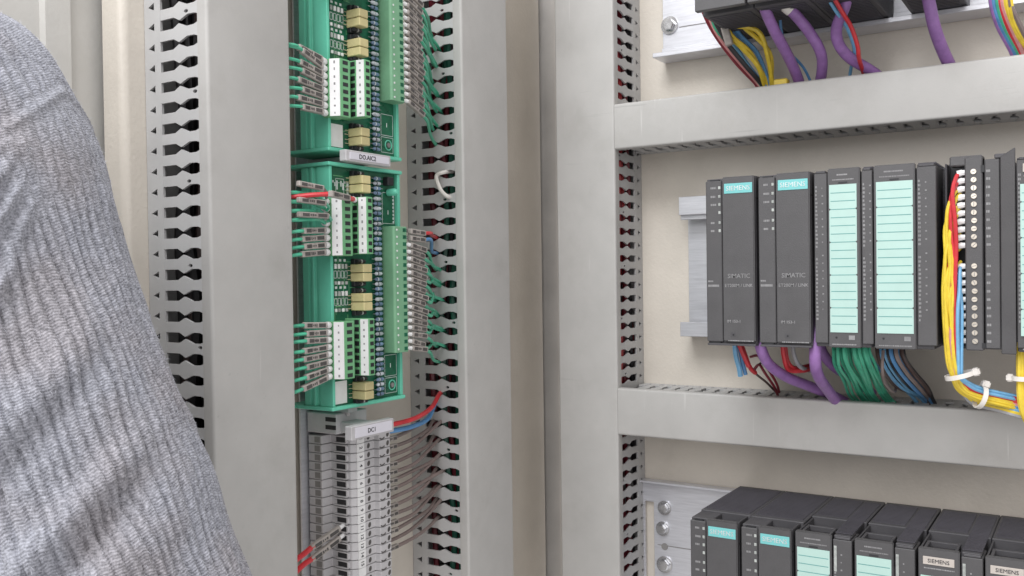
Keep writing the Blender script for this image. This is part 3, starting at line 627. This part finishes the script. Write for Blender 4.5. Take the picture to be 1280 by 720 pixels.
def board(label, zb, zt, tb0, tb1, which):
    t = thing('interface_board', label, 'circuit board', (WALL, -187, zb))
    pf = [(-196, -222), (-190.5, -222), (-190, -220.6), (-188, -220.6), (-187.5, -222.6), (-185.6, -222.6), (-185, -220.6), (-182.6, -220.6), (-182, -222), (-170.6, -222), (-170.6, -219.6), (-174.9, -219.6),
          (-174.9, -153.4), (-170.4, -153.4), (-170.4, -150.6), (-196, -150.6)]
    part(t, 'carrier', MB().prism([(x, y, zb+2.6) for x, y in pf], (0, 0, zt-zb-5.2)), M_gcar, bevel=0.3)
    for za, zc in ((zb, zb+2.5), (zt-2.5, zt)):
        ep = [(-212, -228), (-206, -228), (-205, -223.6), (-169.4, -223.6), (-169.4, -149), (-196, -149), (-212, -170)]
        e = part(t, 'end_plate', MB().prism([(x, y, za) for x, y in ep], (0, 0, zc-za)), M_gcar, bevel=0.5)
        part(e, 'clip_foot', MB().box(-213, -209, -231, -224, za-0.5, zc+0.5), M_gcar, bevel=0.4)
    pcb = part(t, 'circuit_board', MB().box(XP-1.6, XP, -219.4, -153.6, zb+2.7, zt-2.7), M_pcb)
    # printing and tracks on the board
    sk = MB()
    def silk(y0, y1, z0, z1, wd=0.35):
        for q in ((y0, y1, z0, z0+wd), (y0, y1, z1-wd, z1), (y0, y0+wd, z0, z1), (y1-wd, y1, z0, z1)): sk.box(XP, XP+0.12, *q)
    chips = []
    for zc, zd in ((zb+66, zb+98),):
        for base in (zc+1, zc+19):
            for k in range(4): silk(-217+k*3.4, -214.2+k*3.4, base+1.5, base+6.5)
            for k in range(4):
                chips.append((-216+k*3.4, base+9.4, 1.0, 1.6)); chips.append((-216+k*3.4+random.uniform(-.3, .3), base-1.6, 1.0, 1.1))
            for k in range(3):
                sk.box(XP, XP+0.12, -216+k*4.2, -214+k*4.2, base+12.6, base+14.2)
    for k in range(7): sk.box(XP, XP+0.12, -217+k*1.9, -215.8+k*1.9, zt-13-(k % 3)*2.2, zt-11.4-(k % 2)*1.2)
    silk(-214, -206, zt-24, zt-10, 0.3); sk.box(XP, XP+0.12, -203.5, -201.5, zt-22, zt-12)
    silk(-167.5, -154.5, zb+5, zb+16, 0.3); silk(-167.5, -154.5, zb+17, min(tb0, zb+33)-1, 0.3)
    silk(-167.5, -154.5, tb1+1.5, zt-16, 0.3)
    for k in range(9): sk.box(XP, XP+0.12, -156.2, -155, tb1+2+k*2.6, tb1+3.6+k*2.6)
    sk.box(XP, XP+0.12, -161.5, -160.9, zb+23, zb+26); sk.box(XP, XP+0.12, -161.5, -160.9, tb1+8, tb1+11)
    part(pcb, 'board_print', sk, M_whiteink, kind='stuff')
    tr = MB()
    for k in range(40):
        y = random.uniform(-219, -201); z = random.uniform(zb+6, zt-8)
        if random.random() < .5: tr.box(XP, XP+0.05, y, y+random.uniform(3, 9), z, z+0.4)
        else: tr.box(XP, XP+0.05, y, y+0.4, z, z+random.uniform(3, 14))
    part(pcb, 'tracks', tr, M_gterm, kind='stuff')
    for y, z, a, b in chips: part(pcb, 'small_chip', MB().box(XP, XP+1.1, y-a, y+a, z-b, z+b), M_led if random.random() < .6 else M_white, bevel=0.2)
    # ring of the fixing hole
    rg = MB(); pts = [(XP+0.3, -160+3.4*math.cos(a*math.pi/10), zb+10.5+3.4*math.sin(a*math.pi/10)) for a in range(21)]
    rg.tube(pts, 0.45, 6, cap=False); part(pcb, 'fixing_ring', rg, M_gcar, smooth=True)
    part(pcb, 'fixing_screw', MB().rod((XP, -160, zb+10.5), (XP+1, -160, zb+10.5), 1.7, 12), M_corner)
    part(pcb, 'blank_sticker', MB().box(XP, XP+0.3, -218.2, -206.5, zb+3.6, zb+18.6), M_white)
    # screw terminals: a low row on the left and a high row behind it
    zs = {}
    for nm, zl in (('upper', zb+138.4), ('lower', zb+58.6)):
        if zl-37.6 > 300: continue
        zs[nm] = step_terminal(t, zl, NL, 4.68, [(0, -224.6), (6, -224.6), (13, -221.7), (13, -212.4), (0, -212.4)], ((6.3, -224.7), (13, -221.9)), (13, -219.4, -214.6), (-224.6, 1.5, 4.8))
        step_terminal(t, zl+1.2, NL, 4.68, [(0, -207.4), (13.6, -207.4), (20, -206.4), (20, -200.4), (0, -200.4)], ((13.9, -207.5), (20, -206.5)), (20, -205.0, -201.6), (-207.4, 8.8, 12.6))
    # relays in pairs with black sockets
    for zr in (zb+149, zb+90, zb+70.5, zb+11.2):
        if zr > 300: continue
        rl = part(t, 'relay_socket', MB().box(XP, X_(3.5), -200.6, -191, zr-9.2, zr+9.4), M_dark, bevel=0.4)
        for k in (-1, 1):
            part(t, 'relay', MB().box(XP, X_(12), -201.3, -192.6, zr+k*3.0-2.75, zr+k*3.0+2.75), M_relay, bevel=0.45)
            for q in range(2): part(rl, 'pin', MB().box(XP, X_(1.4), -205.4, -201, zr+k*3-1.6+q*2.6, zr+k*3-1.1+q*2.6), M_bolt)
        for k in (-7.3, 7.6):
            part(t, 'diode', MB().rod((X_(5.8), -200.6, zr+k), (X_(5.8), -193.4, zr+k), 1.35, 10), M_dark, smooth=True)
            part(t, 'diode_band', MB().rod((X_(5.8), -197.6, zr+k), (X_(5.8), -196.4, zr+k), 1.42, 10), M_led, smooth=True)
    # column of resistors
    z = zb+6; k = 0
    body = ends = None
    while z < min(zt-5, 300):
        m = M_res1 if (k % 5) in (0, 1, 3) else M_res2
        r = part(t, 'resistor', MB().tube([(X_(2.2), -179, z), (X_(2.2), -177.6, z), (X_(2.2), -172.4, z), (X_(2.2), -171, z)], [0.35, 1.35, 1.35, 0.35], 8), m, smooth=True)
        part(r, 'lead', MB().rod((X_(2.0), -181.5, z), (X_(2.0), -169.2, z), 0.35, 5), M_bolt)
        part(r, 'band', MB().rod((X_(2.2), -176.6, z), (X_(2.2), -175.8, z), 1.42, 8), M_whiteink if k % 2 else M_dark)
        z += 3.35+(0.5 if k % 4 == 3 else 0); k += 1
    # long plug terminal on the right
    n = int((tb1-tb0)/4.9)
    b = part(t, 'terminal_block', MB().prism([(X_(h), y, tb0) for h, y in ((0, -168.4), (9.8, -168.4), (11, -167.4), (11, -154.4), (7.5, -151.8), (0, -151.8))], (0, 0, n*4.9)), mat_tb2, bevel=0.3)
    zr = []
    for i in range(n):
        z = tb0+(i+0.5)*4.9; zr.append(z)
        part(b, 'screw', MB().rod((X_(10.8), -165.2, z), (X_(11.25), -165.2, z), 0.75, 8), M_white)
        part(b, 'screw_hole', MB().box(X_(10.6), X_(11.1), -158.6, -155.2, z-1.3, z+1.3), M_pcb)
        part(b, 'clamp', MB().box(X_(5.5), X_(9), -153.6, -150.4, z-1.6, z+1.6), M_bolt, bevel=0.3)
    return t, zs, zr
mat_tb2 = mat('pale_green_terminal', (0.19, 0.40, 0.24), 0.42, 0.05, 70, 0.1, 900)
b1, z1s, z1r = board('upper green interface board, cut by the top edge of the photo', 136.4, 300, 176.5, 290, 'upper')
b2, z2s, z2r = board('lower green interface board, whole, above the grey numbered terminals', -33, 129.4, 1.0, 90, 'lower')
# small green led and capacitor at the lower board's top right
part(b2, 'green_lamp', MB().tube([(X_(1), -161.5, 113.5), (X_(7), -161.5, 113.5), (X_(9), -161.5, 113.5)], [2.6, 2.6, 1.2], 12), M_gcar, smooth=True)
part(b2, 'capacitor', MB().box(XP, X_(5), -166.5, -160, 118, 124), M_dark, bevel=0.5)

# left wires: white ferrule, marker sleeve, green wire vanishing into the near duct
def left_wire(z, i, brd, skew, jit, pole=0.0):
    t = thing('wire', 'green wire with printed sleeve, %s at left of %s' % (nth(i), brd), 'wire', (-170, -225, z), 'sleeved wires left of the green boards')
    zj = z+skew+jit
    a = V((-169.6, -224.8, z)); f1 = V((-168.6, -229.6, z+skew*0.12+0.2)); s0 = V((-168.0, -230.4, z+skew*.15+0.2)); s1 = V((-166.8+random.uniform(-1, 1), -251+random.uniform(-2, 3), zj))
    part(t, 'ferrule', MB().tube([a, a.lerp(f1, .3), f1], [1.6, 2.3, 2.2], 10), M_white, smooth=True)
    sleeve(t, s1, s0, 1.95)
    d = (s1-s0).normalized()
    part(t, 'insulation', MB().tube([s1-d*2, s1+d*3, V((-172, -262, zj+skew*.3-0.6)), V((-184, -275, zj+random.uniform(-2, 2)))], 1.15, 6, sub=4), W['green'], smooth=True)
for i, z in enumerate(z1s['lower']): left_wire(z, i, 'the upper board', (3.5, 9, 6.5, 5.5, 3.5, 2.4, 1.2, 0.5)[i]*(1.25 if i == 0 else .8), random.uniform(-.3, .3))
for i, z in enumerate(z2s['lower']): left_wire(z, i, "the lower board's bottom group", (1.0, .8, .6, -0.4, -1.0, -1.8, -3.4, -5.2)[i], random.uniform(-.4, .4))
for i, z in enumerate(z2s['upper']):
    if i > 3: left_wire(z, i, "the lower board's top group", -0.2-0.2*i, random.uniform(-.3, .3))
    else:
        t = thing('wire', 'bare green wire, %s at left of the lower board' % nth(i), 'wire', (-170, -225, z), 'bare green wires at the lower board')
        part(t, 'ferrule', MB().tube([(-169.6, -224.8, z), (-169.2, -226.5, z), (-168.6, -229.6, z+.3)], [1.6, 2.3, 2.2], 10), M_white, smooth=True)
        p = [V((-168.4, -229, z+.2)), V((-166.5, -237, z+1.2+i*.2)), V((-164, -247, z+3.0-i*.5)), V((-168, -259, z+3.6-i)), V((-182, -272, z+3-i))]
        part(t, 'insulation', MB().tube(p, 1.3, 8, sub=5), W['green'], smooth=True)
for i in range(3):
    t = thing('wire', 'loose grey sleeved wire crossing the bare green wires, %s' % nth(i).replace(' from top', ' one down'), 'wire', (-166, -240, 95-6*i))
    z = (109, 101, 94)[i]; a = V((-161, -238+i*2.0, z+(1.2, 0, -1)[i])); b = V((-163, -258, z+(3, 1, -1)[i]))
    sleeve(t, b, a, 1.7); part(t, 'insulation', MB().tube([a, a+V((-3, 6, -2)), V((-167, -229, z-4))], 1.0, 6, sub=4), W['green' if i else 'taupe'], smooth=True)
# red wire with a long pale sleeve reaching the high terminal row
t = thing('wire', 'red wire with long pale sleeve crossing above the lower board terminals', 'wire', (-155, -230, 108))
zr0 = z2s['upper'][0]+1.6
part(t, 'ferrule', MB().tube([(-161.6, -206.8, zr0), (-160.6, -209.5, zr0), (-158.8, -213, zr0+.2)], [1.2, 1.9, 1.9], 10), M_white, smooth=True)
part(t, 'insulation', MB().tube([(-158.8, -212.8, zr0+.2), (-157.6, -217, zr0+.4), (-156, -224, zr0+.8)], 1.6, 8), W['red'], smooth=True)
sleeve(t, (-150, -243.5, zr0+1.2), (-157, -219, zr0+.4), 2.0)
part(t, 'insulation', MB().tube([(-151, -241, zr0+1.2), (-157, -249, zr0+.6), (-170, -258.5, zr0-.6), (-186, -270, zr0-2)], 1.5, 8, sub=5), W['red'], smooth=True)

# right wires of the boards: sleeves hanging down to the right, green tails into the duct slots
def right_wire(z, i, brd, drop):
    t = thing('wire', 'green wire with hanging sleeve, %s at right of the %s board' % (nth(i), brd), 'wire', (-166, -151, z), 'sleeved wires right of the green boards')
    a = V((-164.5, -150.8, z)); s0 = a+V((0.6, 2.2, -0.4)); s1 = V((-164+random.uniform(-1, 1), -131+random.uniform(-1.5, 1.5), z-drop+random.uniform(-.8, .8)))
    part(t, 'ferrule', MB().tube([a-V((0.5, 1.5, 0)), a, s0], [0.9, 1.5, 1.5], 8), M_white, smooth=True)
    sleeve(t, s0, s1, 1.9)
    zs = 47.6+12.36*round((z-drop-9-47.6)/12.36)+random.uniform(-1.8, 1.8)
    part(t, 'insulation', MB().tube([s1-V((0, 2, 0)), s1+V((-3, 8, -3.0)), V((-181, -100, zs+4)), V((-193+random.uniform(-5, 5), -77, zs)), V((-198, -58, zs-6))], 1.25, 6, sub=5), W['green' if i not in (100, ) else 'red'], smooth=True)
for i, z in enumerate(reversed([q for q in z1r if q < 262])): right_wire(z, i, 'upper', 7.5)
for i, z in enumerate(reversed(z2r[:-2])): right_wire(z, i, 'lower', 4.5 if i < 12 else 3.6)
for k, c in enumerate(('red', 'blue')):
    z = list(reversed(z2r))[k]; t = thing('wire', '%s wire with grey sleeve at the top of the lower board right terminals' % c, 'wire', (-166, -151, z))
    a = V((-164.5, -150.8, z)); s1 = V((-164, -131, z-1.5)); sleeve(t, a+V((0.6, 2.2, -.4)), s1, 1.9)
    zs = 47.6+12.36*round((z+4-8*k-47.6)/12.36)
    part(t, 'insulation', MB().tube([s1-V((0, 2, 0)), s1+V((-2, 10, 0.6)), V((-183, -98, zs+1)), V((-194, -77, zs)), V((-198, -60, zs-4))], 1.35, 8, sub=5), W[c], smooth=True)

# label holders between the rows
def holder(label, y0, y1, z0, z1, s):
    t = thing('label_holder', label, 'label', (WALL, -190, z0))
    part(t, 'holder_frame', MB().box(-166, -160.2, y0, y1, z0, z1), M_tb, bevel=0.5)
    p = part(t, 'paper_label', MB().box(-160.25, -159.7, y0+3.6, y1-2.6, z0+1.5, z1-1.3), M_paper)
    text(p, 'lettering', s, 4.3, (-159.65, (y0+y1)/2-2, (z0+z1)/2-.1), Y1, Z1, M_ink, 0.03)
    part(t, 'holder_stem', MB().box(-213, -166.1, -199, -183, z0+0.8, z1-1.2), M_tb, bevel=0.5)
    return t
holder('grey label holder with black code between the two green boards', -217.5, -172.5, 127.0+2.6, 137.6-0.6, 'DO.AIC2')
holder('grey label holder with short code on top of the grey terminals', -216.5, -173.5, -52.6, -43.2, 'DC1')
ec = thing('end_clamp', 'grey end clamp with dark slots under the lower green board', 'clamp', (WALL, -190, -52))
part(ec, 'clamp_body', MB().box(-213.5, -186, -203, -172, -52.5, -38.5), M_tb, bevel=0.6)
part(ec, 'clamp_arm', MB().box(-206, -180, -197, -188, -38.4, -34.5), M_tb, bevel=0.6)
for k in range(2): part(ec, 'slot', MB().box(-196, -186.5, -203.15, -198, -44-k*5.4, -41-k*5.4), M_dark)
part(ec, 'screw', MB().rod((-186.2, -192, -39.5), (-185.4, -192, -39.5), 2.0, 12), M_bolt, smooth=True)

# numbered feed-through terminals
TP = [(-213, -202.5), (-200.4, -202.5), (-200, -194.2), (-182.6, -193.4), (-180.4, -190.4), (-180.4, -171.8), (-176, -171), (-176, -159.4), (-178, -158), (-205, -158), (-213, -165)]
proto = None
for i in range(18):
    z = -57.4-6.15*i
    num = str(i+1)
    vis = i < 15
    t = thing('rail_terminal', 'grey rail terminal with number tag %s, %s in the column' % (num, nth(i)) if vis else 'untagged grey rail terminal, %s below the one tagged 15' % ('first', 'second', 'third')[i-15], 'terminal', (WALL, -180, z), 'numbered grey terminals on the rail')
    if proto is None:
        proto = []
        proto.append(part(t, 'terminal_body', MB().prism([(x, y, z-2.85) for x, y in TP], (0, 0, 5.7)), M_tb, bevel=0.35))
        fm = MB()
        fm.box(-196.5, -185.2, -195.2, -193.2, z+1.9, z+2.6); fm.box(-196.5, -185.2, -195.2, -193.2, z-2.6, z-1.9); fm.box(-185.6, -184.4, -195.2, -193.2, z-1.88, z+1.88)
        proto.append(part(t, 'funnel_rim', fm, M_tb, kind='stuff'))
        proto.append(part(t, 'funnel_shade', MB().box(-194.6, -185.7, -194.4, -193.4, z-1.7, z+1.7), M_dark))  # flat dark plate; shade inside the wire hole is put into its colour
        proto.append(part(t, 'marker_tag', MB().box(-180.5, -179.5, -189.9, -182.6, z-2.9, z+2.9), M_white, bevel=0.1))
        proto.append(part(t, 'foot_notch', MB().box(-207, -202, -202.7, -202, z-2, z+2), M_corner))
        for sy, sx in ((-177.4, -180.4), (-162.0, -176)):
            c0 = V((sx, sy, z)); mb = MB().add([c0+V((0.08, 1.5*math.cos(a)+.3*math.sin(a), 1.9*math.sin(a))) for a in [k*math.pi/6 for k in range(12)]], [tuple(range(12))])
            proto.append(part(t, 'screw_hole', mb, M_tagd))
        pts = [(-175.9, -170.6+k*0.85, z-1.6-0.9*math.sin(k/6*math.pi)) for k in range(7)]
        proto.append(part(t, 'moulded_arc', MB().tube(pts, 0.42, 5), M_tagd, smooth=True))
        proto[1]['kind'] = 'stuff'; z_p = z
    else:
        for o in proto:
            c = o.copy(); col.objects.link(c); c.parent = t
    if vis: text(t, 'number', num, 4.0, (-179.45, -186.2, z), -Z1, Y1, M_ink, 0.06, depth=0.1)
# taupe wires from the terminals into the duct
for i in range(15):
    z = -57.4-6.15*i; zs = 47.6+12.36*math.floor((z+7-47.6)/12.36+0.5)
    if i == 0: continue
    t = thing('wire', 'taupe wire from the %s terminal into the duct' % ORDN[i].replace('topmost', 'first'), 'wire', (-188, -157, z), 'taupe wires right of the numbered terminals')
    st = V((-186, -156.5, z)); zq = zs+random.uniform(-2.2, 2.2)
    part(t, 'insulation', MB().tube([st-V((0, 2, 0)), V((-186, -148, z-.6)), V((-187+random.uniform(-2, 2), -122, z+1.2+random.uniform(-1, 1))), V((-190, -98, (z+zq)/2+1)), V((-195+random.uniform(-5, 5), -77, zq+1)), V((-202, -58, zq-3))], 1.4, 7, sub=5), W['taupe'], smooth=True)
    if i % 5 != 3: sleeve(t, (-185.6, -153.5, z-.2), (-185.6, -141, z-.2+random.uniform(-.5, .5)), 1.7)
zsl = 47.6-12.36*8
wire('wire', [(-182, -160, -52), (-180, -152, -52.4), (-178, -128, -51), (-184, -100, -47), (-192, -78, -38.8), (-200, -58, -42)], 1.8, 'red', 'thick red wire from the numbered terminals up into the duct', 'wire')
wire('wire', [(-186, -160, -57), (-184, -152, -57.6), (-183, -128, -58), (-188, -100, -56), (-196, -79, -47), (-202, -58, -48)], 1.9, 'blue', 'thick blue wire below the red one right of the label holder', 'wire')
# two red wires entering the left side of the numbered terminals
for k in range(2):
    z = -57.4-6.15*(9.6+k*1.1)
    t = thing('wire', 'red wire with grey sleeve entering the left of the numbered terminals, %s' % ('upper one', 'lower one')[k], 'wire', (-190, -196, z))
    s0 = V((-189, -198.5, z-1)); s1 = V((-190, -225, z-8-k*1.2))
    part(t, 'ferrule', MB().tube([(-189, -194, z+.2), (-189, -198.6, z-1)], 1.5, 8), M_white, smooth=True)
    sleeve(t, s1, s0, 2.0)
    part(t, 'insulation', MB().tube([s1+V((0, 3, 1)), V((-190, -232, z-10.5)), V((-188, -248, z-13-k*2)), V((-190, -262, z-15-k*3)), V((-196, -280, z-17))], 1.9, 8, sub=5), W['red'], smooth=True)
# loose white tie threaded through the slots of the middle duct
t = thing('cable_tie', 'white nylon tie threaded through slots right of the upper label holder', 'cable tie', (-186, -80, 125))
part(t, 'band', MB().tube([(-182, -70, 137), (-184, -80.5, 135.5), (-189, -82.5, 133), (-187, -83, 126), (-184, -82, 120), (-180, -80.5, 116.5), (-180, -70, 115)], 1.6, 8, sub=5), M_tie, smooth=True)

# ------------------------------------------------------------------ person at the left: shoulder and arm in a ribbed sweater
def knit():
    m = bpy.data.materials.new('grey_knit'); m.use_nodes = True; nt = m.node_tree; N = nt.nodes; L = nt.links; b = N['Principled BSDF']
    b.inputs['Roughness'].default_value = 0.85; b.inputs['Specular IOR Level'].default_value = 0.15
    b.inputs['Sheen Weight'].default_value = 0.15; b.inputs['Sheen Roughness'].default_value = 0.5
    uv = N.new('ShaderNodeUVMap'); uv.uv_map = 'knit'; sx = N.new('ShaderNodeSeparateXYZ'); L.new(uv.outputs[0], sx.inputs[0])
    def mth(op, a, bb=None):
        n = N.new('ShaderNodeMath'); n.operation = op
        for i, q in enumerate((a, bb)):
            if q is None: continue
            if hasattr(q, 'links'): L.new(q, n.inputs[i])
            else: n.inputs[i].default_value = q
        return n.outputs[0]
    tc = N.new('ShaderNodeTexCoord')
    nz = N.new('ShaderNodeTexNoise'); nz.inputs['Scale'].default_value = 260; nz.inputs['Detail'].default_value = 3; L.new(tc.outputs['Object'], nz.inputs['Vector'])
    # chevron stitches: v runs in millimetres along the arm, u counts ribs
    tri = mth('ABSOLUTE', mth('SUBTRACT', mth('FRACT', sx.outputs['X']), 0.5))
    ph = mth('ADD', mth('MULTIPLY', sx.outputs['Y'], 2*math.pi/1.25), mth('ADD', mth('MULTIPLY', tri, 7.0), mth('MULTIPLY', nz.outputs['Fac'], 5.0)))
    st = mth('SINE', ph)
    n2 = N.new('ShaderNodeTexNoise'); n2.inputs['Scale'].default_value = 1500; n2.inputs['Detail'].default_value = 4; L.new(tc.outputs['Object'], n2.inputs['Vector'])
    n3 = N.new('ShaderNodeTexNoise'); n3.inputs['Scale'].default_value = 600; n3.inputs['Detail'].default_value = 5; n3.inputs['Roughness'].default_value = 0.7; L.new(tc.outputs['Object'], n3.inputs['Vector'])
    n4 = N.new('ShaderNodeTexNoise'); n4.inputs['Scale'].default_value = 22; n4.inputs['Detail'].default_value = 3; L.new(tc.outputs['Object'], n4.inputs['Vector'])
    h = mth('ADD', mth('MULTIPLY', st, 0.32), mth('MULTIPLY', n2.outputs['Fac'], 1.2))
    bp = N.new('ShaderNodeBump'); bp.inputs['Strength'].default_value = 0.5; bp.inputs['Distance'].default_value = 0.0006
    L.new(h, bp.inputs['Height']); L.new(bp.outputs[0], b.inputs['Normal'])
    r = N.new('ShaderNodeValToRGB'); e = r.color_ramp.elements; e[0].position = 0.34; e[0].color = (0.155, 0.157, 0.178, 1); e[1].position = 0.68; e[1].color = (0.43, 0.436, 0.49, 1)
    L.new(mth('ADD', mth('MULTIPLY', st, 0.035), n3.outputs['Fac']), r.inputs['Fac'])
    mx = N.new('ShaderNodeMixRGB'); mx.blend_type = 'MULTIPLY'; mx.inputs[2].default_value = (0.97, 0.915, 0.875, 1)
    r4 = N.new('ShaderNodeValToRGB'); r4.color_ramp.elements[0].position = 0.42; r4.color_ramp.elements[1].position = 0.62; L.new(n4.outputs['Fac'], r4.inputs['Fac'])
    L.new(r4.outputs['Color'], mx.inputs[0]); L.new(r.outputs['Color'], mx.inputs[1]); L.new(mx.outputs[0], b.inputs['Base Color'])
    return m
M_fuzz = mat('wool_fibre', (0.55, 0.555, 0.61), 0.9, 0.1, 200)
def person():
    out = [(-460, -215), (-330, -165), (-220, -112), (-120, -60), (-50, -24), (0, 5), (40, 28), (75, 62), (104, 112), (128, 167), (147, 224), (166, 284), (186, 346), (206, 404), (226, 462), (247, 530), (268, 592), (290, 656), (313, 722), (345, 815), (380, 920), (410, 1010)]
    rad = [250, 246, 240, 234, 228, 222, 215, 206, 196, 188, 182, 178, 176, 176, 178, 180, 182, 184, 186, 188, 184, 172]
    out = [(x-9-5*math.exp(-((y-150)/120.0)**2), y) for x, y in out]
    out = [(x-11*min(1, max(0, (740-y)/170))-9*math.exp(-((y-370)/170.0)**2), y) for x, y in out]
    D = 412.0; mmpx = D/F_PX
    O = crom([(x, y, 0) for x, y in out], 16); Rr = [q.x for q in crom([(q, 0, 0) for q in rad], 16)]
    m = len(O); NR = 76; PER = 10; K = NR*PER
    arc = [0.0]
    for i in range(1, m): arc.append(arc[-1]+(O[i]-O[i-1]).length)
    i_seam = min(range(m), key=lambda i: (O[i]-V((100, 104, 0))).length); a_seam = arc[i_seam]
    vs = []; uvs = []; rnd = random.Random(3)
    for i in range(m):
        t = (O[min(i+2, m-1)]-O[max(i-2, 0)]).normalized(); n = V((-t.y, t.x, 0))           # inward, image axes (x right, y down)
        if n.dot(V((-1, 1, 0))) < 0: n = -n
        R = Rr[i]; c = O[i]+n*R; s = (arc[i]-a_seam)
        for k in range(K):
            th = 2*math.pi*k/K                       # 0 outer edge, quarter turn toward the viewer
            u = k/PER
            d = 0.0
            # ribs
            t2 = th if th < math.pi else 2*math.pi-th
            uw = u+0.26*math.sin(s/67.0+u*0.5)+0.10*math.sin(s/23.0-u*1.3)
            rib = 3.2*(abs(math.cos(math.pi*uw))**0.5-0.6)*(1+0.25*math.sin(u*2.3+s/70.0))
            sd = s-90*t2
            if sd > 95: d += rib*min(1, (sd-95)/40)
            elif sd < -8: d += 0.85*rib*min(1, (-sd-8)/10)
            else: d += 0.35*rib*(0.3 if sd < 20 else 1)
            # seam of the armhole and the gathered rope-like folds below it, smooth at the outer edge
            vis = min(1, max(0, (t2-0.5)/0.4))*min(1, max(0, (2.3-t2)/0.4))
            e = math.exp(-(sd/6.0)**2); d += e*1.4
            for q, (kk, wd, am) in enumerate(((118, 10, 5.0), (150, 11, 6.5), (186, 13, 5.4), (228, 15, 3.4))):
                sw = s-kk*t2-6*math.sin(t2*5+q)
                e = math.exp(-(sw/wd)**2); d += vis*e*(am+1.1*math.sin(t2*21+sw*0.16+q*1.7))
            # creases of the bent sleeve lower down
            for q, (c0, sl, wd, am) in enumerate(((470, 85, 20, 5.2), (512, 95, 17, -4.8), (560, 60, 30, 3.0), (330, 120, 26, 2.6), (372, 120, 20, -2.8))):
                e = math.exp(-((s-c0-(t2-0.8)*sl)/wd)**2); d += am*e*min(1, max(0.1, (t2-0.3)/0.6))
            e = math.exp(-((s-30)/70.0)**2)*math.exp(-((t2-1.75)/0.28)**2); d -= 8.0*e
            d += 1.2*math.sin(s/61.0+2.1*th)+0.8*math.sin(s/33.0-3.3*th)
            rr = R*mmpx+d
            o = c+(-n)*(math.cos(th)*rr/mmpx)
            p = PD(640+(o.x-640), o.y, D)-_fw*(math.sin(th)*rr*0.94)
            vs.append(p); uvs.append((u, arc[i]*mmpx))
    fs = []
    for i in range(m-1):
        for k in range(K):
            j = (k+1) % K; fs.append((i*K+k, i*K+j, (i+1)*K+j, (i+1)*K+k))
    fs += [tuple(range(K-1, -1, -1)), tuple((m-1)*K+k for k in range(K))]
    org = PD(-150, 500, D)
    me = bpy.data.meshes.new('person'); me.from_pydata([(p-org)*S for p in vs], [], fs)
    ul = me.uv_layers.new(name='knit')
    for pl in me.polygons:
        pl.use_smooth = True
        ws = any(me.loops[l].vertex_index % K == K-1 for l in pl.loop_indices) and any(me.loops[l].vertex_index % K == 0 for l in pl.loop_indices) and len(pl.vertices) == 4
        for l in pl.loop_indices:
            vi = me.loops[l].vertex_index; a, b = uvs[vi]
            if ws and vi % K == 0: a = NR
            ul.data[l].uv = (a, b)
    me.materials.append(knit())
    o = bpy.data.objects.new('person', me); col.objects.link(o); o.location = org*S
    fz = MB(); rnd = random.Random(5)
    for _ in range(9000):
        i = rnd.randrange(40, m-20); k = int(K*rnd.uniform(-0.06, 0.42)) % K
        p = vs[i*K+k]; c0 = sum((vs[i*K+q] for q in range(0, K, K//8)), V((0, 0, 0)))/len(range(0, K, K//8)); nn = (p-c0).normalized()
        tg = (vs[min(i+1, m-1)*K+k]-vs[i*K+k]).normalized()
        d1 = (nn*rnd.uniform(.25, 1)+tg*rnd.uniform(-1.2, 1.2)+_r2*rnd.uniform(-.5, .5)).normalized(); sd = d1.cross(_fw).normalized()*0.055; ln = rnd.uniform(0.8, 2.6)
        q1 = p+d1*ln*.55; q2 = p+(d1+tg*rnd.uniform(-.6, .6)-nn*.25).normalized()*ln
        fz.add([p-sd, p+sd, q1+sd*.8, q1-sd*.8, q2], [(0, 1, 2, 3), (3, 2, 4)])
    ORG[o.name] = org
    part(o, 'wool_fuzz', fz, M_fuzz, kind='stuff')
    o['label'] = 'person in a chunky light grey ribbed sweater, shoulder and arm in the foreground'; o['category'] = 'person'
person()
